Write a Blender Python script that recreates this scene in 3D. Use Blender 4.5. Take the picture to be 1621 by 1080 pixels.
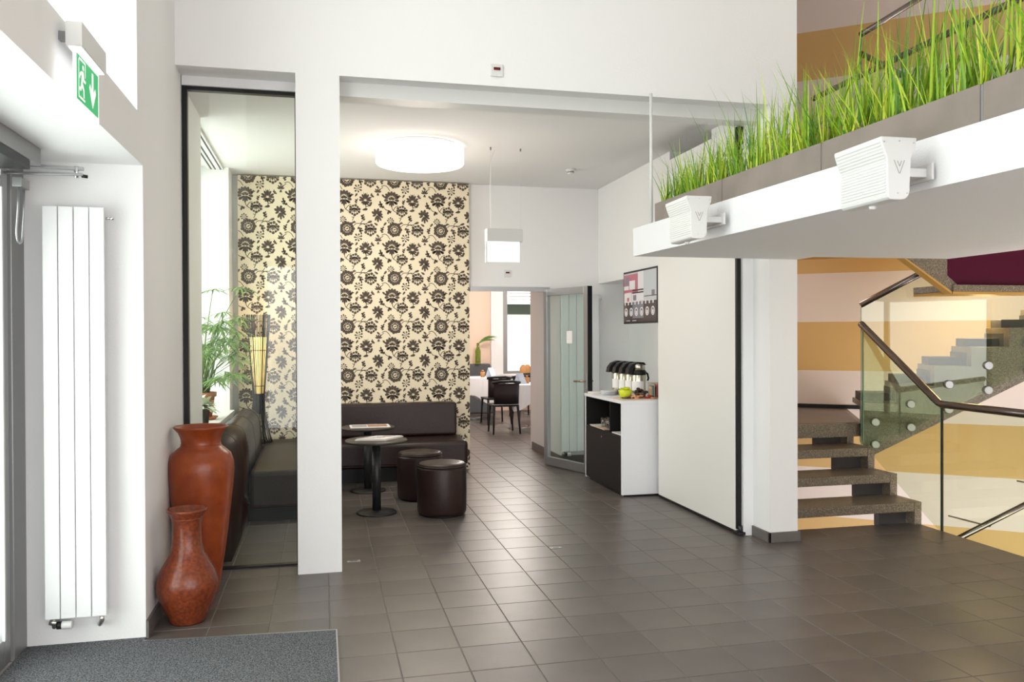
import bpy, bmesh, math, random
from mathutils import Vector, Matrix, Euler
random.seed(7)
PI = math.pi
for o in list(bpy.data.objects): bpy.data.objects.remove(o, do_unlink=True)
sc = bpy.context.scene
COL = sc.collection

# ------------------------------------------------------------------ camera, world, light, exposure
FPX, CAMH, YAW, PITCH, ROLL = 1290.0, 1.55, 0.229, -0.0065, -0.004
cam = bpy.data.cameras.new('camera'); camo = bpy.data.objects.new('camera', cam); COL.objects.link(camo)
cam.sensor_width = 36.0; cam.lens = 36.0 * FPX / 1621.0; cam.clip_start = .05; cam.clip_end = 200
_F = Vector((math.sin(YAW), math.cos(YAW), 0)); _R = Vector((math.cos(YAW), -math.sin(YAW), 0)); _U = Vector((0, 0, 1))
_F2 = _F * math.cos(PITCH) + _U * math.sin(PITCH); _U2 = -_F * math.sin(PITCH) + _U * math.cos(PITCH)
_R2 = _R * math.cos(ROLL) + _U2 * math.sin(ROLL); _U3 = -_R * math.sin(ROLL) + _U2 * math.cos(ROLL)
_m = Matrix((_R2, _U3, -_F2)).transposed().to_4x4(); _m.translation = (0, 0, CAMH); camo.matrix_world = _m
sc.camera = camo
def project(x, y, z):
    p = Vector((x, y, z - CAMH)); d = p.dot(_F2)
    if d < .1: return None
    return 810.5 + FPX * p.dot(_R2) / d, 540 - FPX * p.dot(_U3) / d, d

w = bpy.data.worlds.new('overcast_sky'); sc.world = w; w.use_nodes = True
bg = w.node_tree.nodes['Background']; bg.inputs[0].default_value = (1.0, .99, .98, 1); bg.inputs[1].default_value = 7.0
sc.view_settings.view_transform = 'Standard'; sc.view_settings.look = 'None'
sc.view_settings.gamma = 1; sc.view_settings.use_curve_mapping = False
sc.view_settings.exposure = -0.46

def area(name, loc, size, power, color, rot=(0, 0, 0), sizey=None, portal=False):
    l = bpy.data.lights.new(name, 'AREA'); l.size = size; l.energy = power; l.color = color
    if sizey: l.shape = 'RECTANGLE'; l.size_y = sizey
    o = bpy.data.objects.new(name, l); COL.objects.link(o); o.location = loc; o.rotation_euler = rot
    if portal: l.cycles.is_portal = True
    return o
# daylight portals in the openings (added front glazing behind the camera, clerestory, lounge window, dining window)
area('portal_front', (1.55, -.95, 1.35), 4.9, 1, (1, 1, 1), (PI/2, 0, 0), 2.6, True)
area('portal_entrance', (-1.43, 2.7, 1.2), 2.3, 1, (1, 1, 1), (0, -PI/2, 0), 3.1, True)
area('portal_clerestory', (-1.45, 2.7, 4.1), 3.3, 1, (1, 1, 1), (0, -PI/2, 0), 2.8, True)
area('portal_lounge', (-1.33, 8.05, 2.05), 2.5, 1, (1, 1, 1), (0, -PI/2, 0), 2.0, True)
# unseen area lights added high in the double-height lobby as fill
for i, (x, y) in enumerate([(0.6, 1.2), (0.6, 3.6)]):
    area('lobby_fill', (x, y, 5.5), .9, 8, (1, .93, .86))

# ------------------------------------------------------------------ materials
def nt(m): return m.node_tree.nodes, m.node_tree.links
def mat(name, col, rough=.5, metal=0, bump=0, bscale=60, var=0, vscale=8, spec=.5, coat=0, emit=None, estr=0, objvar=0, trans=0, col2=None, detail=4):
    m = bpy.data.materials.new(name); m.use_nodes = True; N, L = nt(m)
    b = N['Principled BSDF']
    b.inputs['Base Color'].default_value = (*col, 1); b.inputs['Roughness'].default_value = rough; b.inputs['Metallic'].default_value = metal
    b.inputs['Specular IOR Level'].default_value = spec; b.inputs['Coat Weight'].default_value = coat
    if trans: b.inputs['Transmission Weight'].default_value = trans
    if emit: b.inputs['Emission Color'].default_value = (*emit, 1); b.inputs['Emission Strength'].default_value = estr
    tc = N.new('ShaderNodeTexCoord')
    if var or col2:
        n = N.new('ShaderNodeTexNoise'); n.inputs['Scale'].default_value = vscale; n.inputs['Detail'].default_value = detail
        L.new(tc.outputs['Object'], n.inputs['Vector'])
        r = N.new('ShaderNodeValToRGB'); L.new(n.outputs['Fac'], r.inputs[0])
        c2 = col2 if col2 else tuple(min(1, c * (1 + var)) for c in col); c1 = col if col2 else tuple(c * (1 - var) for c in col)
        r.color_ramp.elements[0].color = (*c1, 1); r.color_ramp.elements[1].color = (*c2, 1)
        r.color_ramp.elements[0].position = .35; r.color_ramp.elements[1].position = .65
        out = r.outputs[0]
        L.new(out, b.inputs['Base Color'])
    else: out = None
    if objvar:
        oi = N.new('ShaderNodeObjectInfo'); mr = N.new('ShaderNodeMapRange'); mr.inputs[3].default_value = 1 - objvar; mr.inputs[4].default_value = 1 + objvar
        L.new(oi.outputs['Random'], mr.inputs[0])
        hs = N.new('ShaderNodeHueSaturation'); L.new(mr.outputs[0], hs.inputs['Value'])
        if out: L.new(out, hs.inputs['Color'])
        else: hs.inputs['Color'].default_value = (*col, 1)
        L.new(hs.outputs[0], b.inputs['Base Color'])
    if bump:
        n2 = N.new('ShaderNodeTexNoise'); n2.inputs['Scale'].default_value = bscale; n2.inputs['Detail'].default_value = 3
        L.new(tc.outputs['Object'], n2.inputs['Vector'])
        bp = N.new('ShaderNodeBump'); bp.inputs['Strength'].default_value = bump; bp.inputs['Distance'].default_value = .01
        L.new(n2.outputs['Fac'], bp.inputs['Height']); L.new(bp.outputs[0], b.inputs['Normal'])
    return m
def glassmat(name, tint, rough=0.0, refl=1.0):
    m = bpy.data.materials.new(name); m.use_nodes = True; N, L = nt(m); N.clear()
    o = N.new('ShaderNodeOutputMaterial'); mx = N.new('ShaderNodeMixShader'); t = N.new('ShaderNodeBsdfTransparent'); g = N.new('ShaderNodeBsdfGlossy')
    f = N.new('ShaderNodeLayerWeight'); f.inputs[0].default_value = .5
    p5 = N.new('ShaderNodeMath'); p5.operation = 'POWER'; p5.inputs[1].default_value = 5; L.new(f.outputs['Facing'], p5.inputs[0])
    sch = N.new('ShaderNodeMath'); sch.operation = 'MULTIPLY_ADD'; sch.inputs[1].default_value = .95; sch.inputs[2].default_value = .045; L.new(p5.outputs[0], sch.inputs[0])
    t.inputs[0].default_value = (*tint, 1); g.inputs['Roughness'].default_value = rough
    mu = N.new('ShaderNodeMath'); mu.operation = 'MULTIPLY'; mu.inputs[1].default_value = refl
    L.new(sch.outputs[0], mu.inputs[0]); L.new(mu.outputs[0], mx.inputs[0]); L.new(t.outputs[0], mx.inputs[1]); L.new(g.outputs[0], mx.inputs[2]); L.new(mx.outputs[0], o.inputs[0])
    return m
def stripemat():
    m = bpy.data.materials.new('striped_wall_paint'); m.use_nodes = True; N, L = nt(m); b = N['Principled BSDF']; b.inputs['Roughness'].default_value = .55
    g = N.new('ShaderNodeNewGeometry'); s = N.new('ShaderNodeSeparateXYZ'); L.new(g.outputs['Position'], s.inputs[0])
    a = N.new('ShaderNodeMath'); a.operation = 'ADD'; a.inputs[1].default_value = -2.23 + 10.8; L.new(s.outputs[2], a.inputs[0])
    d = N.new('ShaderNodeMath'); d.operation = 'DIVIDE'; d.inputs[1].default_value = 1.08; L.new(a.outputs[0], d.inputs[0])
    f = N.new('ShaderNodeMath'); f.operation = 'FRACT'; L.new(d.outputs[0], f.inputs[0])
    c = N.new('ShaderNodeMath'); c.operation = 'LESS_THAN'; c.inputs[1].default_value = .5; L.new(f.outputs[0], c.inputs[0])
    mx = N.new('ShaderNodeMix'); mx.data_type = 'RGBA'; L.new(c.outputs[0], mx.inputs[0])
    mx.inputs[6].default_value = (.66, .58, .55, 1); mx.inputs[7].default_value = (.56, .36, .14, 1)
    L.new(mx.outputs[2], b.inputs['Base Color']); return m
def terrazzomat():
    m = bpy.data.materials.new('terrazzo'); m.use_nodes = True; N, L = nt(m); b = N['Principled BSDF']; b.inputs['Roughness'].default_value = .3
    tc = N.new('ShaderNodeTexCoord'); v = N.new('ShaderNodeTexVoronoi'); v.inputs['Scale'].default_value = 190; L.new(tc.outputs['Object'], v.inputs['Vector'])
    r = N.new('ShaderNodeValToRGB'); s = N.new('ShaderNodeSeparateColor'); L.new(v.outputs['Color'], s.inputs[0]); L.new(s.outputs[0], r.inputs[0])
    r.color_ramp.elements[0].color = (.09, .07, .05, 1); r.color_ramp.elements[1].color = (.30, .25, .19, 1)
    e = r.color_ramp.elements.new(.55); e.color = (.15, .122, .09, 1)
    L.new(r.outputs[0], b.inputs['Base Color']); return m

M = {}
M['white'] = mat('white_plaster', (.82, .815, .82), .7, bump=.12, bscale=90)
M['ceil'] = mat('ceiling_paint', (.76, .75, .75), .9, spec=.08, bump=.05, bscale=120)
M['concrete'] = mat('balcony_render', (.80, .80, .82), .75, bump=.25, bscale=140)
M['lam'] = mat('white_laminate', (.80, .785, .76), .35)
M['cabwhite'] = mat('cabinet_white', (.84, .84, .87), .35)
M['steelwhite'] = mat('radiator_enamel', (.76, .76, .775), .3)
M['plastic'] = mat('white_plastic', (.70, .70, .695), .45)
M['grout'] = mat('grout', (.30, .275, .25), .8)
M['tile'] = mat('floor_tile', (.112, .094, .085), .36, var=.12, vscale=2.5, objvar=.10, bump=.03, bscale=40, spec=.5)
M['base'] = mat('skirting_tile', (.13, .115, .11), .5)
M['mat'] = mat('mat_pile', (.02, .021, .024), .95, col2=(.20, .21, .225), vscale=150, bump=.6, bscale=260, detail=2)
M['alu'] = mat('brushed_aluminium', (.42, .42, .43), .35, .85)
M['alud'] = mat('grey_metal_paint', (.28, .28, .28), .4, .6)
M['chrome'] = mat('chrome', (.75, .75, .76), .12, 1)
M['steel'] = mat('handrail_steel', (.22, .19, .18), .2, 1)
M['black'] = mat('black_plastic', (.010, .010, .011), .4, spec=.3)
M['blackm'] = mat('black_metal', (.018, .018, .02), .45)
M['blackcab'] = mat('black_laminate', (.013, .012, .012), .5, spec=.25)
M['leather'] = mat('brown_leather', (.026, .013, .011), .36, spec=.35, bump=.15, bscale=90, var=.12, vscale=6)
M['seam'] = mat('leather_seam', (.03, .015, .012), .5)
M['vase'] = mat('glazed_terracotta', (.22, .036, .008), .30, col2=(.29, .055, .012), vscale=14, bump=.10, bscale=45, detail=8, spec=.4)
M['vased'] = mat('dark_glazed_terracotta', (.115, .022, .010), .28, col2=(.23, .047, .014), vscale=60, bump=.12, bscale=70, detail=8, spec=.4)
M['paper'] = mat('wallpaper_ground', (.80, .70, .52), .75)
M['print'] = mat('wallpaper_print', (.085, .062, .045), .75)
M['print2'] = mat('wallpaper_print_mid', (.22, .18, .135), .75)
M['lampdrum'] = mat('lamp_diffuser', (.95, .93, .9), .5, emit=(1, .93, .82), estr=2.4)
M['shade'] = mat('lamp_shade', (.9, .7, .35), .7, emit=(1, .66, .22), estr=2.2)
M['signlit'] = mat('lit_panel', (.95, .95, .95), .4, emit=(1, .99, .96), estr=1.1)
M['green'] = mat('sign_green', (.0, .38, .12), .4, emit=(0, .55, .16), estr=.55)
M['signwhite'] = mat('sign_white', (.9, .9, .9), .4, emit=(1, 1, 1), estr=.7)
M['glass'] = glassmat('clear_glass', (.95, .975, .95), 0, .7)
M['dglass'] = glassmat('door_glass', (.93, .975, .95), 0, .8)
M['balglass'] = glassmat('balustrade_glass', (.90, .93, .85))
M['glassedge'] = mat('glass_edge', (.10, .22, .15), .15)
M['water'] = glassmat('tumbler_glass', (.93, .95, .95), 0, 1.5)
M['stripe'] = stripemat(); M['terrazzo'] = terrazzomat()
M['ochre'] = mat('ochre_paint', (.50, .28, .07), .6)
M['purple'] = mat('purple_panel', (.06, .0, .018), .5, spec=.2)
M['planter'] = mat('planter_fibre_cement', (.225, .19, .165), .7, bump=.1, bscale=60, var=.08, vscale=5)
M['soil'] = mat('soil', (.05, .035, .02), .95)
def grassmat():
    m = mat('grass_blades', (.16, .36, .02), .55); N, L = nt(m); b = N['Principled BSDF']
    g = N.new('ShaderNodeNewGeometry'); r = N.new('ShaderNodeValToRGB'); L.new(g.outputs['Random Per Island'], r.inputs[0])
    r.color_ramp.elements[0].color = (.05, .19, .01, 1); r.color_ramp.elements[1].color = (.58, .64, .05, 1)
    e = r.color_ramp.elements.new(.5); e.color = (.27, .47, .015, 1)
    L.new(r.outputs[0], b.inputs['Base Color']); b.inputs['Subsurface Weight'].default_value = 0
    return m
M['grass'] = grassmat()
M['leaf'] = mat('plant_leaf', (.22, .38, .10), .5, objvar=.25)
M['leafp'] = mat('pale_leaf', (.75, .82, .6), .5, objvar=.1)
M['stem'] = mat('plant_stem', (.14, .22, .06), .6)
M['terra'] = mat('terracotta_pot', (.42, .16, .07), .7, var=.12, vscale=8)
M['darkpot'] = mat('dark_pot', (.055, .05, .045), .5)
M['tabletop'] = mat('dark_tabletop', (.05, .04, .035), .35)
M['paperw'] = mat('newsprint', (.78, .74, .70), .7)
M['papert'] = mat('magazine_print', (.42, .22, .14), .6)
M['ink'] = mat('ink_grey', (.35, .32, .32), .7)
M['inkred'] = mat('ink_red', (.6, .12, .12), .7)
M['airsteel'] = mat('airpot_steel', (.62, .58, .48), .25, 1)
M['label'] = mat('paper_label', (.85, .82, .82), .6)
M['wood'] = mat('tray_wood', (.62, .45, .33), .5)
M['yellowgreen'] = mat('yellow_green_ceramic', (.62, .68, .02), .4)
M['packred'] = mat('red_wrappers', (.40, .02, .02), .4); M['packora'] = mat('peach_wrappers', (.72, .36, .18), .45); M['packbrn'] = mat('brown_wrappers', (.06, .035, .025), .4)
M['blue'] = mat('blue_sachet', (.06, .35, .55), .5); M['pink'] = mat('pink_sachet', (.65, .18, .22), .5); M['cream'] = mat('cream_sachet', (.75, .70, .55), .5)
M['perspex'] = glassmat('clear_plastic', (.92, .88, .84), .05, 1.0)
M['cloth'] = mat('white_tablecloth', (.85, .85, .87), .8)
M['pinkwall'] = mat('peach_wall', (.80, .60, .48), .7)
M['greyup'] = mat('grey_upholstery', (.10, .105, .115), .8)
M['greenglass'] = glassmat('green_glass', (.70, .80, .42), 0, 1.3)
M['brass'] = mat('handle_metal', (.55, .42, .26), .25, 1)
M['vent'] = mat('curtain_track', (.02, .02, .02), .6)
M['dpurple'] = mat('dark_plum', (.022, .014, .017), .5, spec=.3)
M['napkin'] = mat('pale_blue_card', (.55, .62, .72), .6)
M['amber'] = mat('amber_wood', (.45, .22, .08), .5)
M['awning'] = mat('dark_green_awning', (.04, .065, .05), .7)
M['facade'] = mat('pale_facade', (.9, .84, .74), .8)  # plain pale wall colour
M['facadey'] = mat('ochre_facade', (.80, .68, .5), .8)
M['wineglass'] = M['water']
M['stairlamp'] = mat('stair_lamp_glass', (.9, .7, .35), .4, emit=(1, .60, .20), estr=6)
M['darkblock'] = mat('dark_stair_block', (.055, .05, .052), .5, spec=.3)
M['lockgrey'] = mat('lock_metal', (.6, .58, .55), .3, 1)
M['led'] = mat('sensor_window', (.12, .01, .012), .15)

# ------------------------------------------------------------------ mesh helpers
class MB:
    def __init__(s): s.v = []; s.f = []; s.m = []; s.cur = 0; s.sm = []
    def add(s, vs, fs, smooth=False):
        n = len(s.v); s.v += [tuple(v) for v in vs]
        for f in fs: s.f.append(tuple(i + n for i in f)); s.m.append(s.cur); s.sm.append(smooth)
        return s
    def mi(s, i): s.cur = i; return s
    def box(s, x0, x1, y0, y1, z0, z1):
        return s.add([(x0,y0,z0),(x1,y0,z0),(x1,y1,z0),(x0,y1,z0),(x0,y0,z1),(x1,y0,z1),(x1,y1,z1),(x0,y1,z1)],
                     [(0,3,2,1),(4,5,6,7),(0,1,5,4),(1,2,6,5),(2,3,7,6),(3,0,4,7)])
    def obox(s, c, ax, ay, az):   # oriented box, half vectors
        c, ax, ay, az = map(Vector, (c, ax, ay, az)); P = []
        for k in (-1, 1):
            for i, j in ((-1,-1),(1,-1),(1,1),(-1,1)): P.append(c + ax*i + ay*j + az*k)
        return s.add(P, [(0,3,2,1),(4,5,6,7),(0,1,5,4),(1,2,6,5),(2,3,7,6),(3,0,4,7)])
    def prism(s, pts, z0, z1):    # polygon (x,y) extruded in z, CCW
        n = len(pts); vs = [(x,y,z0) for x,y in pts] + [(x,y,z1) for x,y in pts]
        return s.add(vs, [tuple(range(n))[::-1], tuple(range(n, 2*n))] + [(i, (i+1)%n, n+(i+1)%n, n+i) for i in range(n)])
    def ext(s, pts, d, smooth=False):   # 3-d polygon extruded along vector d
        n = len(pts); d = Vector(d); vs = [Vector(p) for p in pts] + [Vector(p) + d for p in pts]
        s.add(vs, [tuple(range(n))[::-1], tuple(range(n, 2*n))])
        n0 = len(s.v) - 2*n
        for i in range(n): s.f.append((n0+i, n0+(i+1)%n, n0+n+(i+1)%n, n0+n+i)); s.m.append(s.cur); s.sm.append(smooth)
        return s
    def lathe(s, prof, c=(0,0,0), n=32, closed=False):
        cx, cy, cz = c; vs = []; fs = []
        k = len(prof)
        for r, z in prof:
            for i in range(n):
                a = 2*PI*i/n; vs.append((cx + r*math.cos(a), cy + r*math.sin(a), cz + z))
        for j in range(k - 1):
            for i in range(n):
                i2 = (i+1) % n; fs.append((j*n+i, j*n+i2, (j+1)*n+i2, (j+1)*n+i))
        s.add(vs, fs, True)
        n0 = len(s.v) - len(vs)
        for j, rev in ((0, True), (k-1, False)):
            if prof[j][0] > 1e-4:
                f = tuple(n0 + j*n + i for i in range(n)); s.f.append(f[::-1] if rev else f); s.m.append(s.cur); s.sm.append(False)
        return s
    def tube(s, path, r, n=10, caps=True):
        P = [Vector(p) for p in path]; k = len(P); rs = r if isinstance(r, (list, tuple)) else [r]*k
        T = []
        for i in range(k):
            a = P[max(i-1,0)]; b = P[min(i+1,k-1)]; T.append((b-a).normalized())
        up = Vector((0,0,1)) if abs(T[0].z) < .9 else Vector((1,0,0))
        vs = []; N = (up - T[0]*up.dot(T[0])).normalized()
        for i in range(k):
            N = (N - T[i]*N.dot(T[i])).normalized(); B = T[i].cross(N)
            for j in range(n):
                a = 2*PI*j/n; vs.append(P[i] + (N*math.cos(a) + B*math.sin(a))*rs[i])
        fs = [(i*n+j, i*n+(j+1)%n, (i+1)*n+(j+1)%n, (i+1)*n+j) for i in range(k-1) for j in range(n)]
        s.add(vs, fs, True)
        n0 = len(s.v) - len(vs)
        if caps:
            s.f.append(tuple(n0+j for j in range(n))[::-1]); s.m.append(s.cur); s.sm.append(False)
            s.f.append(tuple(n0+(k-1)*n+j for j in range(n))); s.m.append(s.cur); s.sm.append(False)
        return s
    def mesh(s, name, mats):
        me = bpy.data.meshes.new(name); me.from_pydata(s.v, [], s.f)
        for m in (mats if isinstance(mats, (list, tuple)) else [mats]): me.materials.append(M[m] if isinstance(m, str) else m)
        me.polygons.foreach_set('material_index', s.m); me.polygons.foreach_set('use_smooth', s.sm); me.update()
        return me
    def build(s, name, mats, parent=None, bevel=0, seg=2):
        me = s.mesh(name, mats); o = bpy.data.objects.new(name, me); COL.objects.link(o)
        if bevel:
            b = o.modifiers.new('bevel', 'BEVEL'); b.width = bevel; b.segments = seg; b.limit_method = 'ANGLE'; b.angle_limit = math.radians(40)
            try: b.harden_normals = False
            except Exception: pass
        if parent is not None: o.parent = parent
        return o
def tag(o, label, cat, group=None):
    o['label'] = label; o['category'] = cat
    if group: o['group'] = group
    return o
def thing(name, label, cat, loc=(0,0,0), rz=0, group=None):
    o = bpy.data.objects.new(name, None); COL.objects.link(o); o.location = loc; o.rotation_euler = (0,0,rz); o.empty_display_size = .1
    return tag(o, label, cat, group)
def struct(o): o['kind'] = 'structure'; return o
def sbox(name, boxes, m, bevel=0):
    mb = MB()
    for b in boxes: mb.box(*b)
    return struct(mb.build(name, m, None, bevel))
def copy_tree(o, parent=None):
    c = o.copy(); COL.objects.link(c); c.parent = parent
    for ch in list(o.children): copy_tree(ch, c)
    return c
def arc(cx, cy, r, a0, a1, n): return [(cx + r*math.cos(a0+(a1-a0)*i/n), cy + r*math.sin(a0+(a1-a0)*i/n)) for i in range(n+1)]

# ------------------------------------------------------------------ STRUCTURE
YW = 5.47; CEIL = 3.33; TOP = 5.6
FLOORB = [(-1.6, 4.75, -3, 5.66, -.25, -.004), (-1.0, 3.46, 5.66, 9.45, -.25, -.004), (0.5, 5.5, 9.45, 17.0, -.25, -.004)]
floor = sbox('floor', FLOORB, 'grout')
TX, TY, TX0, TY0 = .314, .2965, .347, 4.591
tb = MB()
hx, hy, bv = TX/2 - .0018, TY/2 - .0018, .0022
tv = [(-hx,-hy,-.006),(hx,-hy,-.006),(hx,hy,-.006),(-hx,hy,-.006),(-hx,-hy,-bv),(hx,-hy,-bv),(hx,hy,-bv),(-hx,hy,-bv),(-hx+bv,-hy+bv,0),(hx-bv,-hy+bv,0),(hx-bv,hy-bv,0),(-hx+bv,hy-bv,0)]
tf = [(8,9,10,11)] + [(4+i, 4+(i+1)%4, 8+(i+1)%4, 8+i) for i in range(4)] + [(i, (i+1)%4, 4+(i+1)%4, 4+i) for i in range(4)]
tile_me = MB().add(tv, tf).mesh('tile', 'tile')
cand = []
for i in range(-7, 17):
    for j in range(-26, 44):
        cx_, cy_ = TX0 + TX*(i+.5), TY0 + TY*(j+.5)
        ok = any(b[0]-.1 < cx_ < b[1]-.1 and b[2] < cy_ < b[3]-.02 for b in FLOORB)
        if not ok or cy_ < -1: continue
        if cx_ < .07 and cy_ < 4.42: continue                       # under the entrance mat well
        if cx_ < -.9 and cy_ < 5.8: continue
        p = project(cx_, cy_, 0); a = 0
        if p and -30 < p[0] < 1650 and p[1] < 1100: a = 1/p[2]**3
        if cx_ < -.62 and cy_ > 5.7: a = 0
        if cy_ > 9.5: a = 0
        if cx_ > 3.1 and cy_ > 5.7: a = 0
        if cy_ > 8.7 and cx_ < 1.5: a = 0
        cand.append((a, cx_, cy_))
cand.sort(reverse=True)
rest = MB()
for k, (a, x, y) in enumerate(cand):
    if k < 300 and a > 0:
        o = bpy.data.objects.new('tile', tile_me); COL.objects.link(o); o.parent = floor; o.location = (x, y, 0)
        o.rotation_euler = (random.uniform(-.0012, .0012), random.uniform(-.0012, .0012), 0)
    else: rest.add([(q[0]+x, q[1]+y, q[2]) for q in tv], tf)
ro = rest.build('distant_tiles', 'tile', floor); ro['kind'] = 'stuff'

# lobby walls
# left wall block with entrance bay
lw = MB(); lw.box(-1.75, -.89, -3, 1.0, 0, TOP); lw.box(-1.75, -.89, 4.5, 5.83, 0, 2.43); lw.box(-1.47, -.89, 1.0, 5.83, 2.43, 2.68); lw.box(-1.75, -.89, 4.38, 5.83, 2.68, TOP)
struct(lw.build('wall_left', 'white'))
fw = MB(); fw.box(-.89, 3.474, YW, 5.83, 3.26, TOP); struct(fw.build('wall_front', 'white'))
sbox('trim_1', [(-.16, .12, YW, 5.76, 0, 3.26)], 'white')                      # column between glass and opening
sbox('trim_2', [(3.245, 3.474, YW, 5.71, 0, 3.26)], 'white')                    # pillar
sbox('trim_3', [(3.16, 3.30, 5.71, 5.83, 0, 3.26)], 'white')                    # jamb beside the sliding wall
sbox('trim_4', [(.12, 3.245, 5.60, 5.76, 3.165, 3.26)], 'plastic')              # sliding wall track
sbox('baseboard_left', [(-.89, -.876, 4.5, 5.70, 0, .09)], 'base')
b_ = MB(); b_.box(3.229, 3.245, 5.455, 5.72, 0, .075); b_.box(3.229, 3.49, 5.455, YW, 0, .075); b_.box(3.474, 3.49, YW, 5.66, 0, .075); struct(b_.build('baseboard_pillar', 'base', None, .002))
sbox('ceiling', [(-1.75, 9.2, -3, 10, TOP, TOP+.15)], 'ceil')
sbox('wall_light_mask', [(4.0, 9.05, -1.1, -.97, -3.2, TOP), (-.9, 4.0, -1.1, -.97, 2.66, TOP)], 'white')  # unseen wall, shaped to let daylight in only low and at left
sbox('wall_right', [(8.9, 9.05, -3, 8, -3.2, TOP)], 'stripe')
# lounge shell
sbox('ceiling_lounge', [(-1.5, 3.67, 5.83, 9.45, CEIL, CEIL+.15)], 'ceil')
lo = MB(); lo.box(-1.5, -.95, 5.83, 7.02, 0, CEIL); lo.box(-1.5, -.95, 9.03, 9.6, 0, CEIL); lo.box(-1.5, -1.30, 7.02, 9.03, 0, .76); struct(lo.build('wall_lounge_window', 'white'))
sbox('trim_5', [(-1.34, -.90, 7.02, 9.03, .74, .78)], 'white')
wb = MB(); wb.box(-1.5, 1.69, 9.45, 9.75, 0, CEIL+.15); wb.box(1.69, 2.80, 9.45, 9.75, 2.10, CEIL+.15); wb.box(2.80, 3.80, 9.45, 10.77, 0, CEIL+.15); wb.box(1.69, 2.80, 9.75, 10.77, 2.6, CEIL)
struct(wb.build('wall_back', 'white'))
wr = MB(); wr.box(3.67, 3.80, 6.36, 9.45, 0, CEIL+.15); wr.box(3.29, 3.67, 7.35, 9.45, 2.18, CEIL); wr.box(3.30, 3.474, 5.71, 6.5, 0, CEIL+.15); wr.box(3.474, 3.80, 6.36, 6.5, -3.2, CEIL+.15)
struct(wr.build('wall_lounge_right', 'white'))
b_ = MB(); b_.box(2.785, 2.80, 9.46, 10.78, 0, .10); b_.box(2.785, 3.66, 9.435, 9.45, 0, .10); struct(b_.build('baseboard_back', 'base'))

# stairwell shell: one straight oblique striped wall
D = Vector((.788, -.616, 0)); NW = Vector((.616, .788, 0)); P0 = Vector((5.21, 8.21, 0))
a_ = P0 - D*1.72; e_ = P0 + D*4.7
sw = MB(); sw.ext([a_ + Vector((0,0,-3.2)), e_ + Vector((0,0,-3.2)), e_ + Vector((0,0,TOP)), a_ + Vector((0,0,TOP))], NW*.2); struct(sw.build('wall_stair', 'stripe'))
sbox('wall_stair_left', [(3.80, 3.86, 6.38, 9.3, -3.2, TOP), (3.38, 3.474, 5.83, 6.5, CEIL+.15, TOP), (3.38, 3.474, 5.71, 6.5, -3.2, 0), (3.474, 3.86, 6.36, 6.5, CEIL+.15, TOP)], 'white')
sbox('floor_lower', [(3.3, 9.0, 3.0, 10, -3.3, -3.2)], 'dpurple')
# soffit of the upper storey over the stair (ochre underside)
so = MB(); q0 = a_; q1 = P0 + D*1.05
so.prism([(3.474, 6.9), (q1.x-1.0, 6.9), (q1.x, q1.y), (q0.x, q0.y)], 2.39, 2.55); struct(so.build('ceiling_stair', 'ochre'))
# skirting at the landing
bs = MB(); s0 = P0 - D*1.7 - NW*.012; s1 = P0 + D*1.0 - NW*.012
bs.ext([s0 + Vector((0,0,.732)), s1 + Vector((0,0,.732)), s1 + Vector((0,0,.775)), s0 + Vector((0,0,.775))], NW*.01); struct(bs.build('baseboard_stair', 'black'))

# balcony slab
sl = MB(); sl.prism([(2.162, 5.46), (2.46, -1.0), (4.57, -1.0), (4.57, 5.2), (3.474, 5.26), (3.474, 5.46)], 2.112, 2.31); struct(sl.build('balcony_slab', 'concrete'))
# dining room beyond the door
dn = MB(); dn.box(1.0, 3.386, 16.5, 16.8, 0, 3.1); dn.box(4.9, 6.2, 16.5, 16.8, 0, 3.1); dn.box(3.386, 4.9, 16.5, 16.8, 0, .74); dn.box(3.386, 4.9, 16.5, 16.8, 2.75, 3.1)
struct(dn.build('wall_dining_far', 'pinkwall'))
sbox('wall_dining_left', [(.9, 1.05, 10.77, 16.8, 0, 3.1)], 'pinkwall')
sbox('wall_dining_right', [(6.1, 6.25, 10.77, 16.8, 0, 3.1)], 'white')
sbox('wall_dining_near', [(2.80, 6.2, 10.77, 10.9, 0, 3.1), (.9, 1.69, 9.75, 10.9, 0, 3.1)], 'white')
sbox('ceiling_dining', [(.9, 6.25, 9.75, 16.8, 3.0, 3.1)], 'ceil')
sbox('trim_6', [(3.386, 3.64, 16.42, 16.5, 0.74, 2.75), (3.386, 4.9, 16.3, 16.55, .72, .76)], 'white')

# ------------------------------------------------------------------ WINDOWS / DOORS
# glass wall between left wall and column
wn = struct(MB().box(-.885, -.855, 5.70, 5.75, 0, 3.2).box(-.172, -.16, 5.70, 5.75, 0, 3.2).box(-.855, -.172, 5.70, 5.75, 3.175, 3.2).box(-.855, -.172, 5.70, 5.75, 0, .012).build('window_1', 'black'))
MB().box(-.856, -.171, 5.715, 5.727, .012, 3.176).build('pane', 'glass', wn)
sbox('trim_7', [(-.885, -.16, 5.68, 5.77, 3.2, 3.27)], 'white')
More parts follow.
